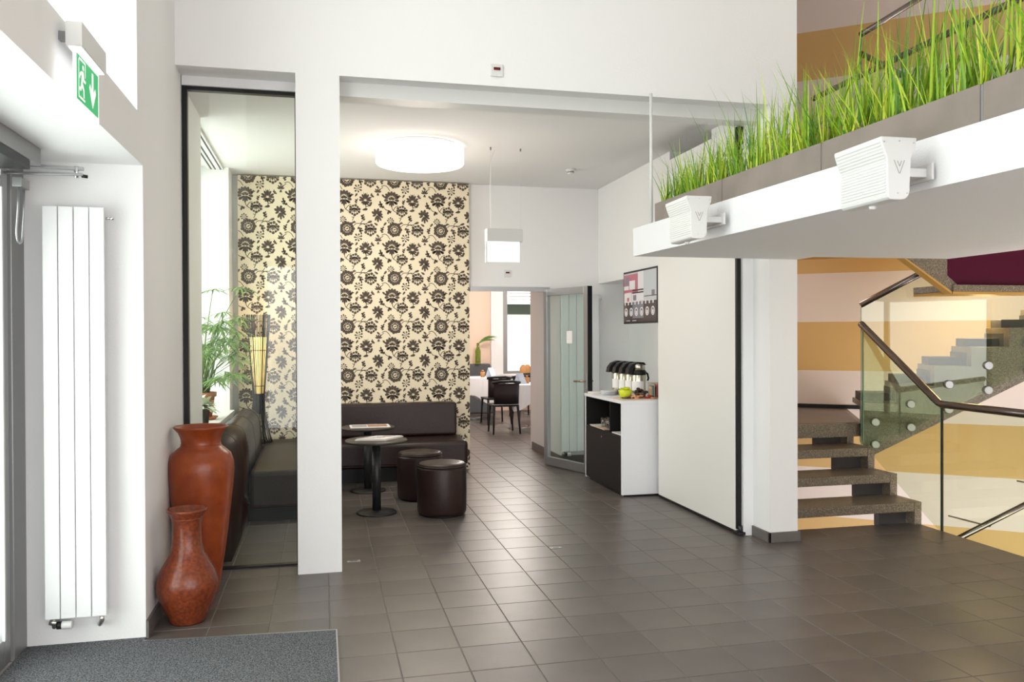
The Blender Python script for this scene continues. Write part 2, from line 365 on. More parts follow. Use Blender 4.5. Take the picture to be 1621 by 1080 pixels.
# lounge window
w2 = MB()
for y0, y1 in ((7.02, 7.09), (8.0, 8.06), (8.96, 9.03)): w2.box(-1.40, -1.33, y0, y1, .78, CEIL)
w2.box(-1.40, -1.33, 7.02, 9.03, .78, .85); w2.box(-1.40, -1.33, 7.02, 9.03, 3.22, CEIL); w2.box(-1.40, -1.34, 7.02, 9.03, 1.55, 1.59)
w2 = struct(w2.build('window_2', 'plastic'))
for y0, y1 in ((7.09, 8.0), (8.06, 8.96)): MB().box(-1.375, -1.365, y0, y1, .85, 3.22).build('pane', 'glass', w2)
ct = tag(MB().box(-1.16, -1.00, 7.0, 9.03, 3.305, 3.329).build('curtain_track', 'plastic'), 'white ceiling curtain track with dark grooves above the lounge window', 'curtain track')
for x in (-1.125, -1.085, -1.03): MB().box(x, x+.014, 7.0, 9.02, 3.302, 3.3055).build('groove', 'vent', ct)
# dining window
w3 = MB(); w3.box(3.64, 3.75, 16.5, 16.6, .76, 2.75); w3.box(4.8, 4.9, 16.5, 16.6, .76, 2.75); w3.box(3.75, 4.8, 16.5, 16.6, .76, .82); w3.box(3.75, 4.8, 16.5, 16.6, 2.68, 2.75); w3 = struct(w3.build('window_3', 'alud'))
MB().box(3.75, 4.8, 16.54, 16.55, .82, 2.68).build('pane', 'glass', w3)
# clerestory over the entrance and unseen front glazing added behind camera for light
w4 = MB()
for y in (1.0, 2.1, 3.2, 4.3): w4.box(-1.5, -1.44, y, y+.07, 2.68, TOP)
w4.box(-1.5, -1.44, 1.0, 4.38, 2.68, 2.74); w4 = struct(w4.build('window_4', 'alu'))
MB().box(-1.475, -1.465, 1.05, 4.36, 2.74, TOP).build('pane', 'glass', w4)
w5 = MB()
for x in (-.9, .7, 2.3, 3.92): w5.box(x, x+.08, -1.05, -.97, 0, 2.65)
w5.box(-.9, 4.0, -1.05, -.97, 2.58, 2.66); w5.box(-.9, 4.0, -1.05, -.97, 0, .08); w5 = struct(w5.build('window_added_light', 'alud'))

# entrance door (left), plane X = -1.47
d1 = MB(); d1.box(-1.52, -1.44, 4.33, 4.5, 0, 2.43); d1.box(-1.52, -1.44, 1.0, 1.12, 0, 2.43); d1.box(-1.52, -1.44, 1.12, 4.33, 2.36, 2.43)
d1 = struct(d1.build('door_1', 'alud', None, .004))
for y0, y1 in ((2.74, 4.31), (1.14, 2.70)):
    lf = MB(); lf.box(-1.50, -1.45, y1-.075, y1, .01, 2.35); lf.box(-1.50, -1.45, y0, y0+.075, .01, 2.35); lf.box(-1.50, -1.45, y0+.075, y1-.075, .01, .14); lf.box(-1.50, -1.45, y0+.075, y1-.075, 2.25, 2.35)
    lf = lf.build('door_leaf', 'alu', d1, .003)
    MB().box(-1.48, -1.47, y0+.07, y1-.07, .13, 2.26).build('pane', 'dglass', lf)
    MB().box(-1.452, -1.44, y1-.10, y1-.085, .14, 2.25).build('glazing_bead', 'plastic', lf)
# door operator with scissor arm and cable loop
t = thing('door_closer', 'grey door operator box with a silver scissor arm above the entrance door', 'door closer', (-1.36, 3.7, 2.35))
MB().box(-.10, .09, -1.6, .50, -.002, .078).build('housing', 'alud', t, .004)
MB().box(-.10, .088, -1.6, .36, -.045, -.002).build('rail_cover', 'black', t, .004)
MB().tube([(-.09, .46, -.03), (-.09, .46, -.085)], .022, 12).build('spindle', 'chrome', t); MB().tube([(-.05, .38, -.02), (-.05, .38, -.07)], .012, 10).build('spindle', 'chrome', t)
MB().obox((.070, .60, .016), (.17, .02, 0), (-.0015, .013, 0), (0, 0, .008)).build('arm', 'alu', t, .002)
MB().obox((.070, .585, -.020), (.175, .008, .004), (-.001, .013, 0), (0, 0, .006)).build('arm', 'alu', t, .002)
MB().tube([(.210, .612, .026), (.210, .612, -.03)], .011, 12).build('pivot', 'chrome', t)
MB().tube([(.236, .60, -.022), (.262, .602, -.024)], .008, 10).build('end_knob', 'black', t)
pts = []
for k in range(25):
    a = PI*k/24; pts.append((-.01 + .006*math.cos(a)*0, .52 + .038*math.cos(a) , -.31 - .05*math.sin(a)))
loop = [(-.01, .585, -.09), (-.01, .580, -.2)] + pts + [(-.01, .505, -.2), (-.01, .515, -.09)]
MB().tube([(x, y, z) for x, y, z in loop], .005, 8).build('cable_loop', 'alu', t)
MB().box(-.03, .01, .49, .60, -.10, -.055).build('cable_clamp', 'alud', t, .003)

# open glass door to dining room
H0 = Vector((2.607, 9.425, 0)); H1 = Vector((2.895, 8.61, 0)); dv = (H1 - H0); LW = dv.length; ang = math.atan2(dv.y, dv.x)
d2 = bpy.data.objects.new('door_2', None); COL.objects.link(d2); d2.location = H0; d2.rotation_euler = (0, 0, ang); struct(d2)
fr = MB(); fr.box(0, .07, -.025, .025, .012, 2.10); fr.box(LW-.085, LW, -.025, .025, .012, 2.10); fr.box(.07, LW-.085, -.025, .025, 2.02, 2.10); fr.box(.07, LW-.085, -.025, .025, .012, .11)
fr.build('door_frame', 'alu', d2, .003)
MB().box(.065, LW-.08, -.006, .006, .105, 2.025).build('pane', 'dglass', d2)
MB().box(LW-.005, LW+.004, -.03, .03, .012, 2.10).build('edge_seal', 'black', d2)
hd = MB(); hd.tube([(LW-.045, -.02, 1.04), (LW-.045, -.075, 1.04), (LW-.06, -.08, 1.04), (LW-.19, -.08, 1.035)], .010, 10); hd.tube([(LW-.045, .02, 1.04), (LW-.045, .07, 1.04), (LW-.17, .075, 1.035)], .010, 10)
hd.build('door_handle', 'brass', d2)
MB().box(LW-.062, LW-.03, -.03, -.022, .96, 1.12).build('lock_plate', 'alu', d2, .002)
MB().box(.44, .545, -.009, -.006, 1.46, 1.60).build('notice', 'label', d2)
sbox('trim_8', [(1.69, 2.66, 9.405, 9.45, 2.075, 2.13)], 'alu')

# ------------------------------------------------------------------ WALLPAPER
WX0, WX1, WZ1, WY = -.89, 1.672, CEIL - .012, 9.35
wp = tag(MB().box(WX0, WX1, WY, 9.449, 0, WZ1).build('wallpaper_panel', 'paper'), 'cream wallpaper panel printed with dark brown flowers behind the banquette', 'wallpaper')
UX, UZ = .530, .552
pm = MB()
def put(pts2, mi=0):
    q = []
    for x, z in pts2:
        q.append((min(max(x, WX0+.001), WX1-.001), WY - .0008, min(max(z, .02), WZ1-.002)))
    if max(p[0] for p in q) - min(p[0] for p in q) < .003 or max(p[2] for p in q) - min(p[2] for p in q) < .003: return
    pm.mi(mi); pm.add(q, [tuple(range(len(q)))])
def petal(cx, cz, a, r0, r1, wd, tip=.0, notch=False, mi=0):
    ca, sa = math.cos(a), math.sin(a); L = r1 - r0
    sh = [(0, .12), (.25, .7), (.6, 1.0), (.85, .8), (1.0, tip)]
    l = [(r0+L*t, wd*k) for t, k in sh]; 
    mid = [(r0+L*.9, 0)] if notch else []
    pts = l + mid + [(x, -y) for x, y in l[::-1]]
    put([(cx + x*ca - y*sa, cz + x*sa + y*ca) for x, y in pts], mi)
def disc(cx, cz, r, n=10, mi=0): put([(cx + r*math.cos(2*PI*i/n), cz + r*math.sin(2*PI*i/n)) for i in range(n)], mi)
def ring(cx, cz, r0, r1, n=14, mi=0):
    for i in range(n):
        a, b = 2*PI*i/n, 2*PI*(i+1)/n
        put([(cx+r0*math.cos(a), cz+r0*math.sin(a)), (cx+r1*math.cos(a), cz+r1*math.sin(a)), (cx+r1*math.cos(b), cz+r1*math.sin(b)), (cx+r0*math.cos(b), cz+r0*math.sin(b))], mi)
def daisy(cx, cz, r, n=12, rot=0):
    for i in range(n): petal(cx, cz, rot + 2*PI*i/n, r*.50, r*(1.0 if i % 2 else 1.10), r*.23, .12)
    m = max(5, n-4)
    for i in range(m): petal(cx, cz, rot + .3 + 2*PI*i/m, r*.24, r*.52, r*.15, .1, mi=i % 2)
    petal(cx, cz, .4, -r*.22, r*.22, r*.09, 0)
def sun(cx, cz, r):
    for i in range(11): petal(cx, cz, 2*PI*i/11 + .2, r*.60, r*(1.0 if i % 2 else 1.14), r*.25, .1)
    for i in range(7): petal(cx, cz + r*.42, -PI/2 + (i-3)*.42, r*.12, r*.95, r*.13, .15, mi=(i+1) % 2)
    for i in range(5): petal(cx, cz - r*.1, PI/2 + (i-2)*.5, r*.25, r*.62, r*.11, .1)
def palm(cx, cz, r):
    for k, a in enumerate([-40, -10, 18, 42, 66, 90, 114, 138, 162, 190, 220]): petal(cx, cz, math.radians(a), r*.40, r*(1.06 if 20 < a < 160 else .98), r*.18, .12)
    for a in (30, 60, 90, 120, 150): petal(cx, cz - r*.1, math.radians(a), r*.08, r*.46, r*.12, .1, mi=1 if a in (60, 120) else 0)
    for a in (-110, -90, -70, -140, -40): petal(cx, cz - r*.05, math.radians(a), r*.12, r*(.98 if a == -90 else .82), r*.13, .0)
def lily(cx, cz, r):
    for a, l in ((90, 1.05), (62, 1), (118, 1), (30, .98), (150, .98), (2, .9), (178, .9)): petal(cx, cz - r*.25, math.radians(a), r*.16, r*l, r*.16, .0)
    for a in (-30, -60, -120, -150, -90): petal(cx, cz - r*.3, math.radians(a), r*.08, r*.68, r*.14, .0)
    for a in (76, 104): petal(cx, cz - r*.2, math.radians(a), r*.3, r*1.1, r*.035, .5)
def bell(cx, cz, r):
    for a, l in ((112, .98), (76, 1.05), (40, 1.0), (8, .9), (148, .9)): petal(cx - r*.1, cz, math.radians(a), r*.12, r*l, r*.20, .12, mi=0)
    for a, l in ((-60, 1.15), (-85, 1.25), (-30, 1.0), (-110, 1.05), (202, .8)): petal(cx, cz + r*.1, math.radians(a), r*.15, r*l, r*.16, .0)
def tulip(cx, cz, r):
    for a, l in ((90, .9), (58, 1.0), (122, 1.0), (25, .8), (155, .8)): petal(cx, cz - r*.3, math.radians(a), r*.1, r*l*1.1, r*.17, .05)
    for a in (-70, -110, -90): petal(cx, cz - r*.3, math.radians(a), 0, r*.75, r*.09, 0)
def leaf(cx, cz, r, a, wd=.26, curl=0):
    for k in range(5):
        t = k/5.0; petal(cx + r*(t-.5)*math.cos(a)*1.2, cz + r*(t-.5)*math.sin(a)*1.2, a + (.7 if k % 2 else -.7) + curl*t, 0, r*.55, r*wd*.55, .0)
    petal(cx - r*.6*math.cos(a), cz - r*.6*math.sin(a), a, 0, r*1.3, r*wd*.5, 0)
def drop(cx, cz, r, a): petal(cx - r*.6*math.cos(a), cz - r*.6*math.sin(a), a, 0, r*1.3, r*.3, 0)
def vine(pts, wd=.0075):
    P = []
    for i in range(len(pts)-1):
        p0 = pts[max(i-1,0)]; p1 = pts[i]; p2 = pts[i+1]; p3 = pts[min(i+2,len(pts)-1)]
        for k in range(5):
            t = k/5
            P.append(tuple(.5*((2*p1[c]) + (-p0[c]+p2[c])*t + (2*p0[c]-5*p1[c]+4*p2[c]-p3[c])*t*t + (-p0[c]+3*p1[c]-3*p2[c]+p3[c])*t**3) for c in (0,1)))
    P.append(pts[-1])
    for a, b in zip(P, P[1:]):
        dx, dz = b[0]-a[0], b[1]-a[1]; l = math.hypot(dx, dz) or 1; nx, nz = -dz/l*wd/2, dx/l*wd/2
        put([(a[0]+nx, a[1]+nz), (b[0]+nx, b[1]+nz), (b[0]-nx, b[1]-nz), (a[0]-nx, a[1]-nz)])
def S(k): return k/415*UX*SC
SC = 1.08
def unit(ox, oz):          # element coordinates measured inside one pattern repeat (right, down)
    P = lambda x, y: (ox + x/415*UX, oz - y/418*UZ)
    palm(*P(240, 85), S(64)); lily(*P(10, 85), S(58)); sun(*P(330, 185), S(44)); bell(*P(115, 222), S(54))
    leaf(*P(150, 140), S(44), 2.0, .3, .6); drop(*P(212, 195), S(30), -1.9); drop(*P(222, 190), S(26), -.9); daisy(*P(230, 268), S(27), 8)
    leaf(*P(402, 250), S(40), 1.9, .28, -.5); drop(*P(45, 284), S(32), .35); drop(*P(5, 178), S(34), .2); drop(*P(55, 132), S(32), 1.2); drop(*P(40, 140), S(24), -.5)
    daisy(*P(265, 345), S(58), 14); sun(*P(52, 352), S(47)); leaf(*P(155, 352), S(38), 1.3, .28, .5); leaf(*P(378, 352), S(46), -1.2, .26, .7)
    leaf(*P(300, 60), S(26), .6, .3); leaf(*P(345, 110), S(30), 1.2, .28, .4); leaf(*P(70, 60), S(28), 2.2, .3); drop(*P(170, 60), S(28), 2.3); drop(*P(180, 300), S(28), .9); leaf(*P(320, 290), S(24), .4, .3); drop(*P(100, 300), S(28), -.6)
    daisy(*P(360, 418), S(33), 7, .4); drop(*P(345, 475), S(26), 1.0)
    tulip(*P(120, 20), S(36)); drop(*P(120, 418-15), S(26), 2.4)
    vine([P(150, 395), P(180, 385), P(205, 400), P(225, 430)]); vine([P(165, 400), P(150, 412), P(130, 425)])
    vine([P(240, 145), P(250, 175), P(270, 190), P(290, 200)]); vine([P(255, 180), P(275, 150), P(300, 140)]); vine([P(170, 150), P(190, 175), P(240, 190)])
    vine([P(325, 230), P(322, 250), P(310, 275)]); vine([P(322, 252), P(305, 242)]); vine([P(325, 318), P(345, 300), P(385, 300), P(415, 305), P(440, 325)]); vine([P(-45, 318), P(-20, 302), P(10, 300), P(28, 310), P(45, 325)])
    vine([P(380, 300), P(402, 270)]); vine([P(15, 302), P(30, 290)]); vine([P(10, 125), P(14, 160), P(5, 178)]); vine([P(10, 150), P(40, 150)])
nx0 = -4
for i in range(nx0, 6):
    for j in range(-1, 7): unit(.212 + UX*(i) + .26, WZ1 - .10 - UZ*j)
pp = pm.build('floral_print', ['print', 'print2'], wp)

# ------------------------------------------------------------------ ENTRANCE: mat, radiator, exit sign, vases
t = thing('entrance_mat', 'dark grey ribbed entrance mat with a thin metal edge by the door', 'mat', (-.3, 2.8, 0))
MB().prism([(-1.14, -1.79), (.362, -1.79), (.362, 1.568), (-.59, 1.645), (-.59, 1.70), (-1.14, 1.70)], -.003, .008).build('pile', 'mat', t)
MB().box(.362, .370, -1.79, 1.576, -.003, .010).obox((-.114, 1.6105, .0035), (.478, -.0385, 0), (.0003, .004, 0), (0, 0, .0065)).build('edge_strip', 'alu', t)
def radiator(name, label, loc, n, pw, h, rz=0, valves=True):
    t = thing(name, label, 'radiator', loc, rz, None)
    W_ = n*pw
    for i in range(n): MB().box(-W_/2 + i*pw + .002, -W_/2 + (i+1)*pw - .002, -.022, .0, 0, h).build('panel', 'steelwhite', t, .003)
    for z_ in (.03, h-.075): MB().box(-W_/2 + .01, W_/2 - .01, 0, .028, z_, z_ + .045).build('header', 'steelwhite', t)
    MB().box(-W_/2 + .08, -W_/2 + .11, .02, .075, h*.8, h*.8 + .05).build('bracket', 'steelwhite', t); MB().box(W_/2 - .11, W_/2 - .08, .02, .075, h*.2, h*.2 + .05).build('bracket', 'steelwhite', t)
    MB().tube([(W_/2, .01, h-.05), (W_/2 + .022, .01, h-.05)], .007, 8).lathe([(.001, -.009), (.011, -.007), (.011, .007), (.001, .009)], (W_/2 + .028, .01, h-.05), 10).build('bleed_valve', 'chrome', t)
    v = MB().tube([(-W_/2 + .035, .01, 0), (-W_/2 + .035, .01, -.045), (-W_/2 + .035, .07, -.05)], .012, 10).tube([(-W_/2 + .015, .01, -.02), (-W_/2 + .055, .01, -.03)], .016, 10).build('valve', 'lockgrey', t)
    MB().tube([(-W_/2 + .05, 0, -.037), (-W_/2 + .072, -.0, -.037)], .019, 14).build('valve_collar', 'black', v)
    MB().tube([(-W_/2 + .07, 0, -.037), (-W_/2 + .075, 0, -.037), (-W_/2 + .115, 0, -.037), (-W_/2 + .120, 0, -.037)], [.017, .02, .021, .018], 16).build('thermostat_head', 'plastic', v)
    MB().tube([(W_/2 - .03, .01, 0), (W_/2 - .03, .01, -.03), (W_/2 - .045, .03, -.055), (W_/2 - .05, .075, -.06)], .012, 10).build('return_valve', 'lockgrey', t)
    return t
radiator('panel_radiator', 'white vertical four-panel radiator on the wall beside the entrance door', (-1.19, 4.42, .165), 4, .0705, 2.03)
radiator('panel_radiator', 'white vertical panel radiator seen through the open glass door', (3.02, 9.36, .16), 5, .095, 1.88)

t = thing('exit_sign', 'illuminated green emergency exit sign with running figure and down arrow over entrance', 'exit sign', (-.83, 3.25, 2.56))
MB().box(-.027, .027, -.16, .165, 0, .085).build('housing', 'plastic', t, .003)
for y_ in (-.12, .09): MB().box(-.060, -.027, y_, y_ + .03, .03, .06).build('wall_bracket', 'alud', t)
MB().box(-.020, .022, -.15, .155, -.004, .001).build('light_strip', 'signlit', t)
pn = MB().box(-.006, .006, -.145, .195, -.232, -.02).build('panel', 'signwhite', t, .002); pn.scale = (.7, .91, .93); pn.location = (0, -.028, .014)
MB().box(.006, .008, -.125, .175, -.205, -.035).build('green_field', 'green', pn)
X_ = .0085
pic = MB()
def px_(pts): pic.add([(X_, y, z) for y, z in pts], [tuple(range(len(pts)))[::-1]])
# (y grows to the right as seen, from -.125 to .175)
px_([(-.108, -.195), (-.02, -.195), (-.02, -.187), (-.100, -.187), (-.100, -.05), (-.108, -.05)])
px_([(-.100, -.042), (-.02, -.042), (-.02, -.05), (-.100, -.05)]); px_([(-.02, -.042), (-.012, -.042), (-.012, -.10), (-.02, -.10)])
pic.add([(X_, -.045 + .011*math.cos(2*PI*i/12), -.070 + .011*math.sin(2*PI*i/12)) for i in range(12)], [tuple(range(12))])
px_([(-.072, -.088), (-.040, -.083), (-.030, -.110), (-.010, -.112), (-.010, -.122), (-.038, -.122), (-.046, -.112), (-.052, -.130), (-.030, -.150), (-.028, -.182), (-.042, -.182), (-.044, -.157), (-.062, -.146), (-.075, -.165), (-.098, -.165), (-.098, -.153), (-.082, -.152), (-.072, -.128), (-.066, -.100), (-.082, -.106), (-.090, -.122), (-.098, -.118), (-.090, -.098)])
px_([(.078, -.05), (.102, -.05), (.102, -.125), (.128, -.10), (.140, -.118), (.090, -.19), (.04, -.118), (.052, -.10), (.078, -.125)])
pic.build('pictogram', 'signwhite', pn)

def vase(name, label, loc, prof, m):
    t = thing(name, label, 'vase', loc)
    pr = [(0.001, 0)] + prof
    top = prof[-1]; inner = [(max(r-.014, .01), z) for r, z in prof[::-1] if z > .25]
    MB().lathe(prof + [(top[0]-.006, top[1]+.006)] + inner, (0,0,0), 48).build('body', m, t)
    return t
vt = vase('floor_vase', 'tall reddish-brown glazed floor vase with flared rim by the glass', (-.715, 5.215, 0),
  [(.085, 0), (.098, .012), (.112, .10), (.135, .25), (.155, .40), (.172, .55), (.186, .68), (.191, .75), (.188, .80), (.172, .845), (.140, .875), (.118, .893), (.112, .91), (.116, .94), (.130, .975), (.152, 1.0), (.158, 1.008)], 'vase')
vs = vase('floor_vase', 'small bulbous dark red-brown glazed vase standing in front of the tall vase', (-.722, 4.722, 0),
  [(.085, 0), (.094, .010), (.108, .05), (.132, .10), (.153, .155), (.160, .20), (.156, .24), (.138, .29), (.112, .335), (.090, .375), (.079, .42), (.074, .47), (.074, .52), (.078, .56), (.090, .59), (.104, .605), (.106, .612)], 'vased')
for r, z in ((.1125, .905), (.120, .885)): MB().lathe([(r-.004, -.004), (r+.003, -.002), (r+.003, .002), (r-.004, .004)], (0, 0, z), 40).build('neck_ridge', 'vase', vt)
MB().lathe([(.076, -.004), (.0815, -.002), (.0815, .003), (.076, .005)], (0, 0, .565), 40).build('neck_ridge', 'vased', vs)

# wall sensors
def sensor(label, x, y, z, s):
    t = thing('wall_sensor', label, 'sensor', (x, y, z))
    MB().box(-s/2, s/2, -.012, 0, -s/2, s/2).build('cover_plate', 'plastic', t, .003)
    MB().box(-s*.27, s*.27, -.018, -.012, -.0*s, s*.22).build('sensor_window', 'led', t)
    MB().lathe([(.001, 0), (.003, 0), (.003, .002), (.001, .002)], (0, -.0125, -s*.38), 8).build('screw', 'lockgrey', t)
sensor('small square white sensor with dark red window on the beam above the opening', 1.174, YW, 3.366, .085)
sensor('small square white sensor above the dining room doorway', 2.15, 9.45, 2.29, .085)

# floor door stops
for lab, x in (('silver floor socket plate beside the white column', .204), ('silver floor socket plate in the middle of the tiled passage', 1.652)):
    t = thing('floor_socket', lab, 'floor socket', (x, 5.703, 0))
    MB().box(-.045, .045, -.018, .018, .0003, .004).build('plate', 'alu', t, .0015)
    MB().box(-.022, .022, -.006, .006, .004, .0046).build('slot', 'black', t)
    for sx in (-.036, .036): MB().lathe([(.0005, .004), (.005, .004), (.004, .0055), (.0005, .0055)], (sx, 0, 0), 10).build('screw', 'chrome', t)

# ------------------------------------------------------------------ LOUNGE FURNITURE
t = thing('banquette', 'dark brown leather banquette along the flowered wallpaper', 'bench', (.9, 9.0, 0))
MB().box(-.85, .62, -.25, .30, 0, .155).build('plinth', 'black', t)
MB().box(-.90, .63, -.35, .33, .155, .425).build('seat', 'leather', t, .045, 4)
MB().box(-1.0, .585, .13, .335, .43, .80).build('backrest', 'leather', t, .03, 4)
MB().box(-.88, .632, -.352, -.345, .18, .186).build('seam', 'seam', t)
t = thing('banquette', 'dark brown leather banquette below the lounge window behind the glass wall', 'bench', (-.4, 8.0, 0))
MB().box(-.44, .32, -.85, 1.3, 0, .155).build('plinth', 'black', t)
MB().box(-.20, .39, -.90, 1.33, .10, .425).build('seat', 'leather', t, .04, 4)
bk = MB(); prof = [(-.50, 0), (-.215, 0), (-.215, .55), (-.235, .68)] + [(-.36 + .125*math.cos(a), .68 + .125*math.sin(a)) for a in [math.radians(k) for k in range(15, 166, 15)]] + [(-.50, .68)]
bk.ext([(x, -2.10, z) for x, z in prof], (0, 2.96, 0), True); bk.build('backrest', 'leather', t)
MB().box(-.49, -.202, .865, 1.33, .10, .425).build('corner_seat', 'leather', t, .02, 3)
for y in (-1.4, -.7, 0, .7): MB().ext([(x + (.003 if x > -.4 else 0), y, z + (.002 if z > .6 else 0)) for x, z in prof[1:-1]], (0, .006, 0)).build('seam', 'seam', t)

def bistro(label, x, y):
    t = thing('bistro_table', label, 'table', (x, y, 0), 0, 'round bistro tables')
    MB().lathe([(.001, 0), (.175, 0), (.178, .006), (.165, .016), (.05, .024), (.03, .03)], n=40).build('base', 'blackm', t)
    MB().lathe([(.0375, .02), (.0375, .615)], n=24).build('column', 'blackm', t)
    MB().lathe([(.001, .612), (.09, .612), (.09, .62), (.262, .622), (.268, .626), (.270, .640), (.266, .645), (.001, .645)], n=56).build('table_top', 'tabletop', t)
    return t
bistro('round black pedestal table in front with a folded newspaper on it', .459, 7.225)
bistro('round black pedestal table at the back, nearest the banquette, holding a magazine', .44, 8.28)
t = thing('newspaper', 'folded newspaper on the front pedestal table', 'newspaper', (.49, 7.22, .646), -.12)
MB().prism([(-.21, -.09), (.05, -.12), (.20, .13), (-.05, .15)], 0, .010).prism([(-.20, -.085), (.05, -.115), (.19, .12), (-.04, .14)], .010, .016).build('pages', 'paperw', t)
pr_ = MB()
for k in range(5): pr_.obox((-.10 + .045*k, -.05 + .035*k, .0165), (.055 + .01*(k % 2), -.008, 0), (.004, .010, 0), (0, 0, .0004))
pr_.build('text_block', 'ink', t)
MB().obox((.05, .07, .0165), (.03, -.004, 0), (.003, .01, 0), (0, 0, .0004)).build('headline', 'inkred', t)
t = thing('magazine', 'glossy magazine lying on the rear pedestal table', 'magazine', (.46, 8.26, .646), 0)
MB().box(-.195, .195, -.13, .13, 0, .008).build('pages', 'paperw', t)
MB().box(-.02, .17, -.09, .10, .008, .0085).build('cover_photo', 'papert', t); MB().box(-.175, -.03, -.09, .10, .008, .0085).build('text_block', 'ink', t)

def pouf(label, x, y):
    t = thing('pouf', label, 'stool', (x, y, 0), 0, 'round leather poufs')
    MB().lathe([(.001, 0), (.19, 0), (.19, .012)], n=40).build('base', 'black', t)
    MB().lathe([(.200, .012), (.208, .02), (.214, .04), (.216, .2), (.214, .40), (.211, .418)], n=56).build('side', 'leather', t)
    MB().lathe([(.2115, .418), (.214, .422), (.214, .428), (.210, .433)], n=56).build('piping', 'leather', t)
    MB().lathe([(.210, .433), (.195, .446), (.15, .454), (.08, .458), (.001, .459)], n=56).build('cushion', 'leather', t)
pouf('brown leather cylinder pouf in front, nearest the camera', 1.012, 7.06)
pouf('brown leather cylinder pouf standing behind the front pouf', .905, 7.78)

t = thing('ceiling_lamp', 'large round white drum ceiling lamp, lit, over the lounge', 'lamp', (.90, 7.62, CEIL))
MB().lathe([(.001, -.02), (.36, -.02), (.36, -.002), (.001, -.002)], n=48).build('mount', 'plastic', t)
MB().lathe([(.385, -.035), (.410, -.03), (.410, -.165), (.402, -.176), (.001, -.18)], n=72).build('diffuser', 'lampdrum', t)
L_ = bpy.data.lights.new('ceiling_lamp_light', 'POINT'); L_.energy = 60; L_.color = (1, .90, .78); L_.shadow_soft_size = .3
Lo = bpy.data.objects.new('ceiling_lamp_light', L_); COL.objects.link(Lo); Lo.parent = t; Lo.location = (0, 0, -1.1)

t = thing('hanging_sign', 'white lit emergency sign box hanging from two thin wires', 'sign', (1.685, 7.55, 2.25))
MB().box(-.175, .175, -.05, .05, .19, .31).build('housing', 'plastic', t, .006)
MB().box(-.16, .15, -.012, .012, 0, .19).build('panel', 'signlit', t, .002)
MB().box(-.178, -.166, -.02, .02, -.005, .2).build('end_bracket', 'plastic', t)
for x in (-.125, .165): MB().tube([(x, 0, .31), (x, 0, 1.08)], .0011, 6).build('suspension_wire', 'plastic', t)
MB().tube([(-.125, .012, .31), (-.13, .014, .7), (-.122, .01, .95), (-.08, .02, 1.07)], .0018, 6).build('power_cable', 'plastic', t)
for x in (-.125, .165): MB().lathe([(.001, 1.055), (.008, 1.055), (.008, 1.08), (.001, 1.08)], (x, 0, 0), 10).build('ceiling_hook', 'alud', t)
t = thing('smoke_detector', 'small round white smoke detector on the lounge ceiling', 'detector', (2.60, 8.36, CEIL))
MB().lathe([(.001, -.022), (.052, -.022), (.056, -.001), (.001, -.001)], n=28).build('base', 'plastic', t)
MB().lathe([(.001, -.058), (.026, -.056), (.034, -.046), (.036, -.024), (.001, -.022)], n=28).build('chamber', 'plastic', t)
MB().lathe([(.0355, -.038), (.0372, -.037), (.0372, -.031), (.0355, -.030)], n=28).build('sensor_slot', 'led', t)

# floor lamp with rattan frame on the bench corner
t = thing('rattan_lamp', 'slim dark-framed lamp with glowing yellow shade in the lounge corner', 'lamp', (-.66, 9.08, .425))
MB().lathe([(.001, 0), (.13, 0), (.13, .012), (.001, .02)], n=28).build('base', 'blackm', t)
for i in range(24):
    a = 2*PI*i/24; pth = [(.135, .0), (.10, .12), (.062, .32), (.055, .48), (.070, .68), (.09, .95), (.108, 1.2), (.118, 1.36)]
    dark = (-.2 < math.cos(a + .5) or True)
    MB().tube([(r*math.cos(a), r*math.sin(a), z) for r, z in pth], .0036 if i % 4 else .007, 6).build('frame_rod', 'blackm', t)
MB().lathe([(.030, .30), (.045, .52)], n=24).build('socket_cover', 'black', t)
MB().lathe([(.046, .52), (.060, .70), (.078, .95), (.088, 1.12)], n=36).build('shade', 'shade', t)
for z, r in ((.60, .0625), (.98, .094)): MB().lathe([(r-.003, -.004), (r+.003, -.003), (r+.003, .003), (r-.003, .004)], (0, 0, z), 32).build('ring', 'blackm', t)
L_ = bpy.data.lights.new('rattan_lamp_light', 'POINT'); L_.energy = 2.5; L_.color = (1, .62, .25); L_.shadow_soft_size = .08
Lo = bpy.data.objects.new('rattan_lamp_light', L_); COL.objects.link(Lo); Lo.parent = t; Lo.location = (0, 0, 1.3)

# plants on the window sill
def leafblade(p, d, up, L, wd, m_):
    p, d, up = Vector(p), Vector(d).normalized(), Vector(up); s_ = d.cross(up); 
    if s_.length < .01: s_ = Vector((1,0,0))
    s_.normalize(); vs = []; n = 4
    for k in range(n+1):
        t_ = k/n; c = p + d*L*t_ + Vector((0,0,-1))*L*.45*t_*t_; wk = wd*math.sin(PI*(.12 + .88*t_))**.7 if k < n else 0
        vs += [c + s_*wk/2, c - s_*wk/2]
    m_.add(vs, [(2*k, 2*k+1, 2*k+3, 2*k+2) for k in range(n)])
t = thing('umbrella_papyrus', 'tall umbrella papyrus plant in a terracotta pot on the window sill', 'potted plant', (-1.08, 8.05, .78))
MB().lathe([(.001, 0), (.10, 0), (.125, .02), (.13, .03), (.122, .03), (.001, .012)], n=28).build('saucer', 'terra', t)
MB().lathe([(.001, .012), (.075, .012), (.10, .21), (.115, .215), (.118, .255), (.105, .257), (.098, .225), (.001, .225)], n=28).build('pot', 'terra', t)
MB().lathe([(.001, .232), (.099, .232)], n=20).build('soil', 'soil', t)
heads = []
rr = random.Random(3)
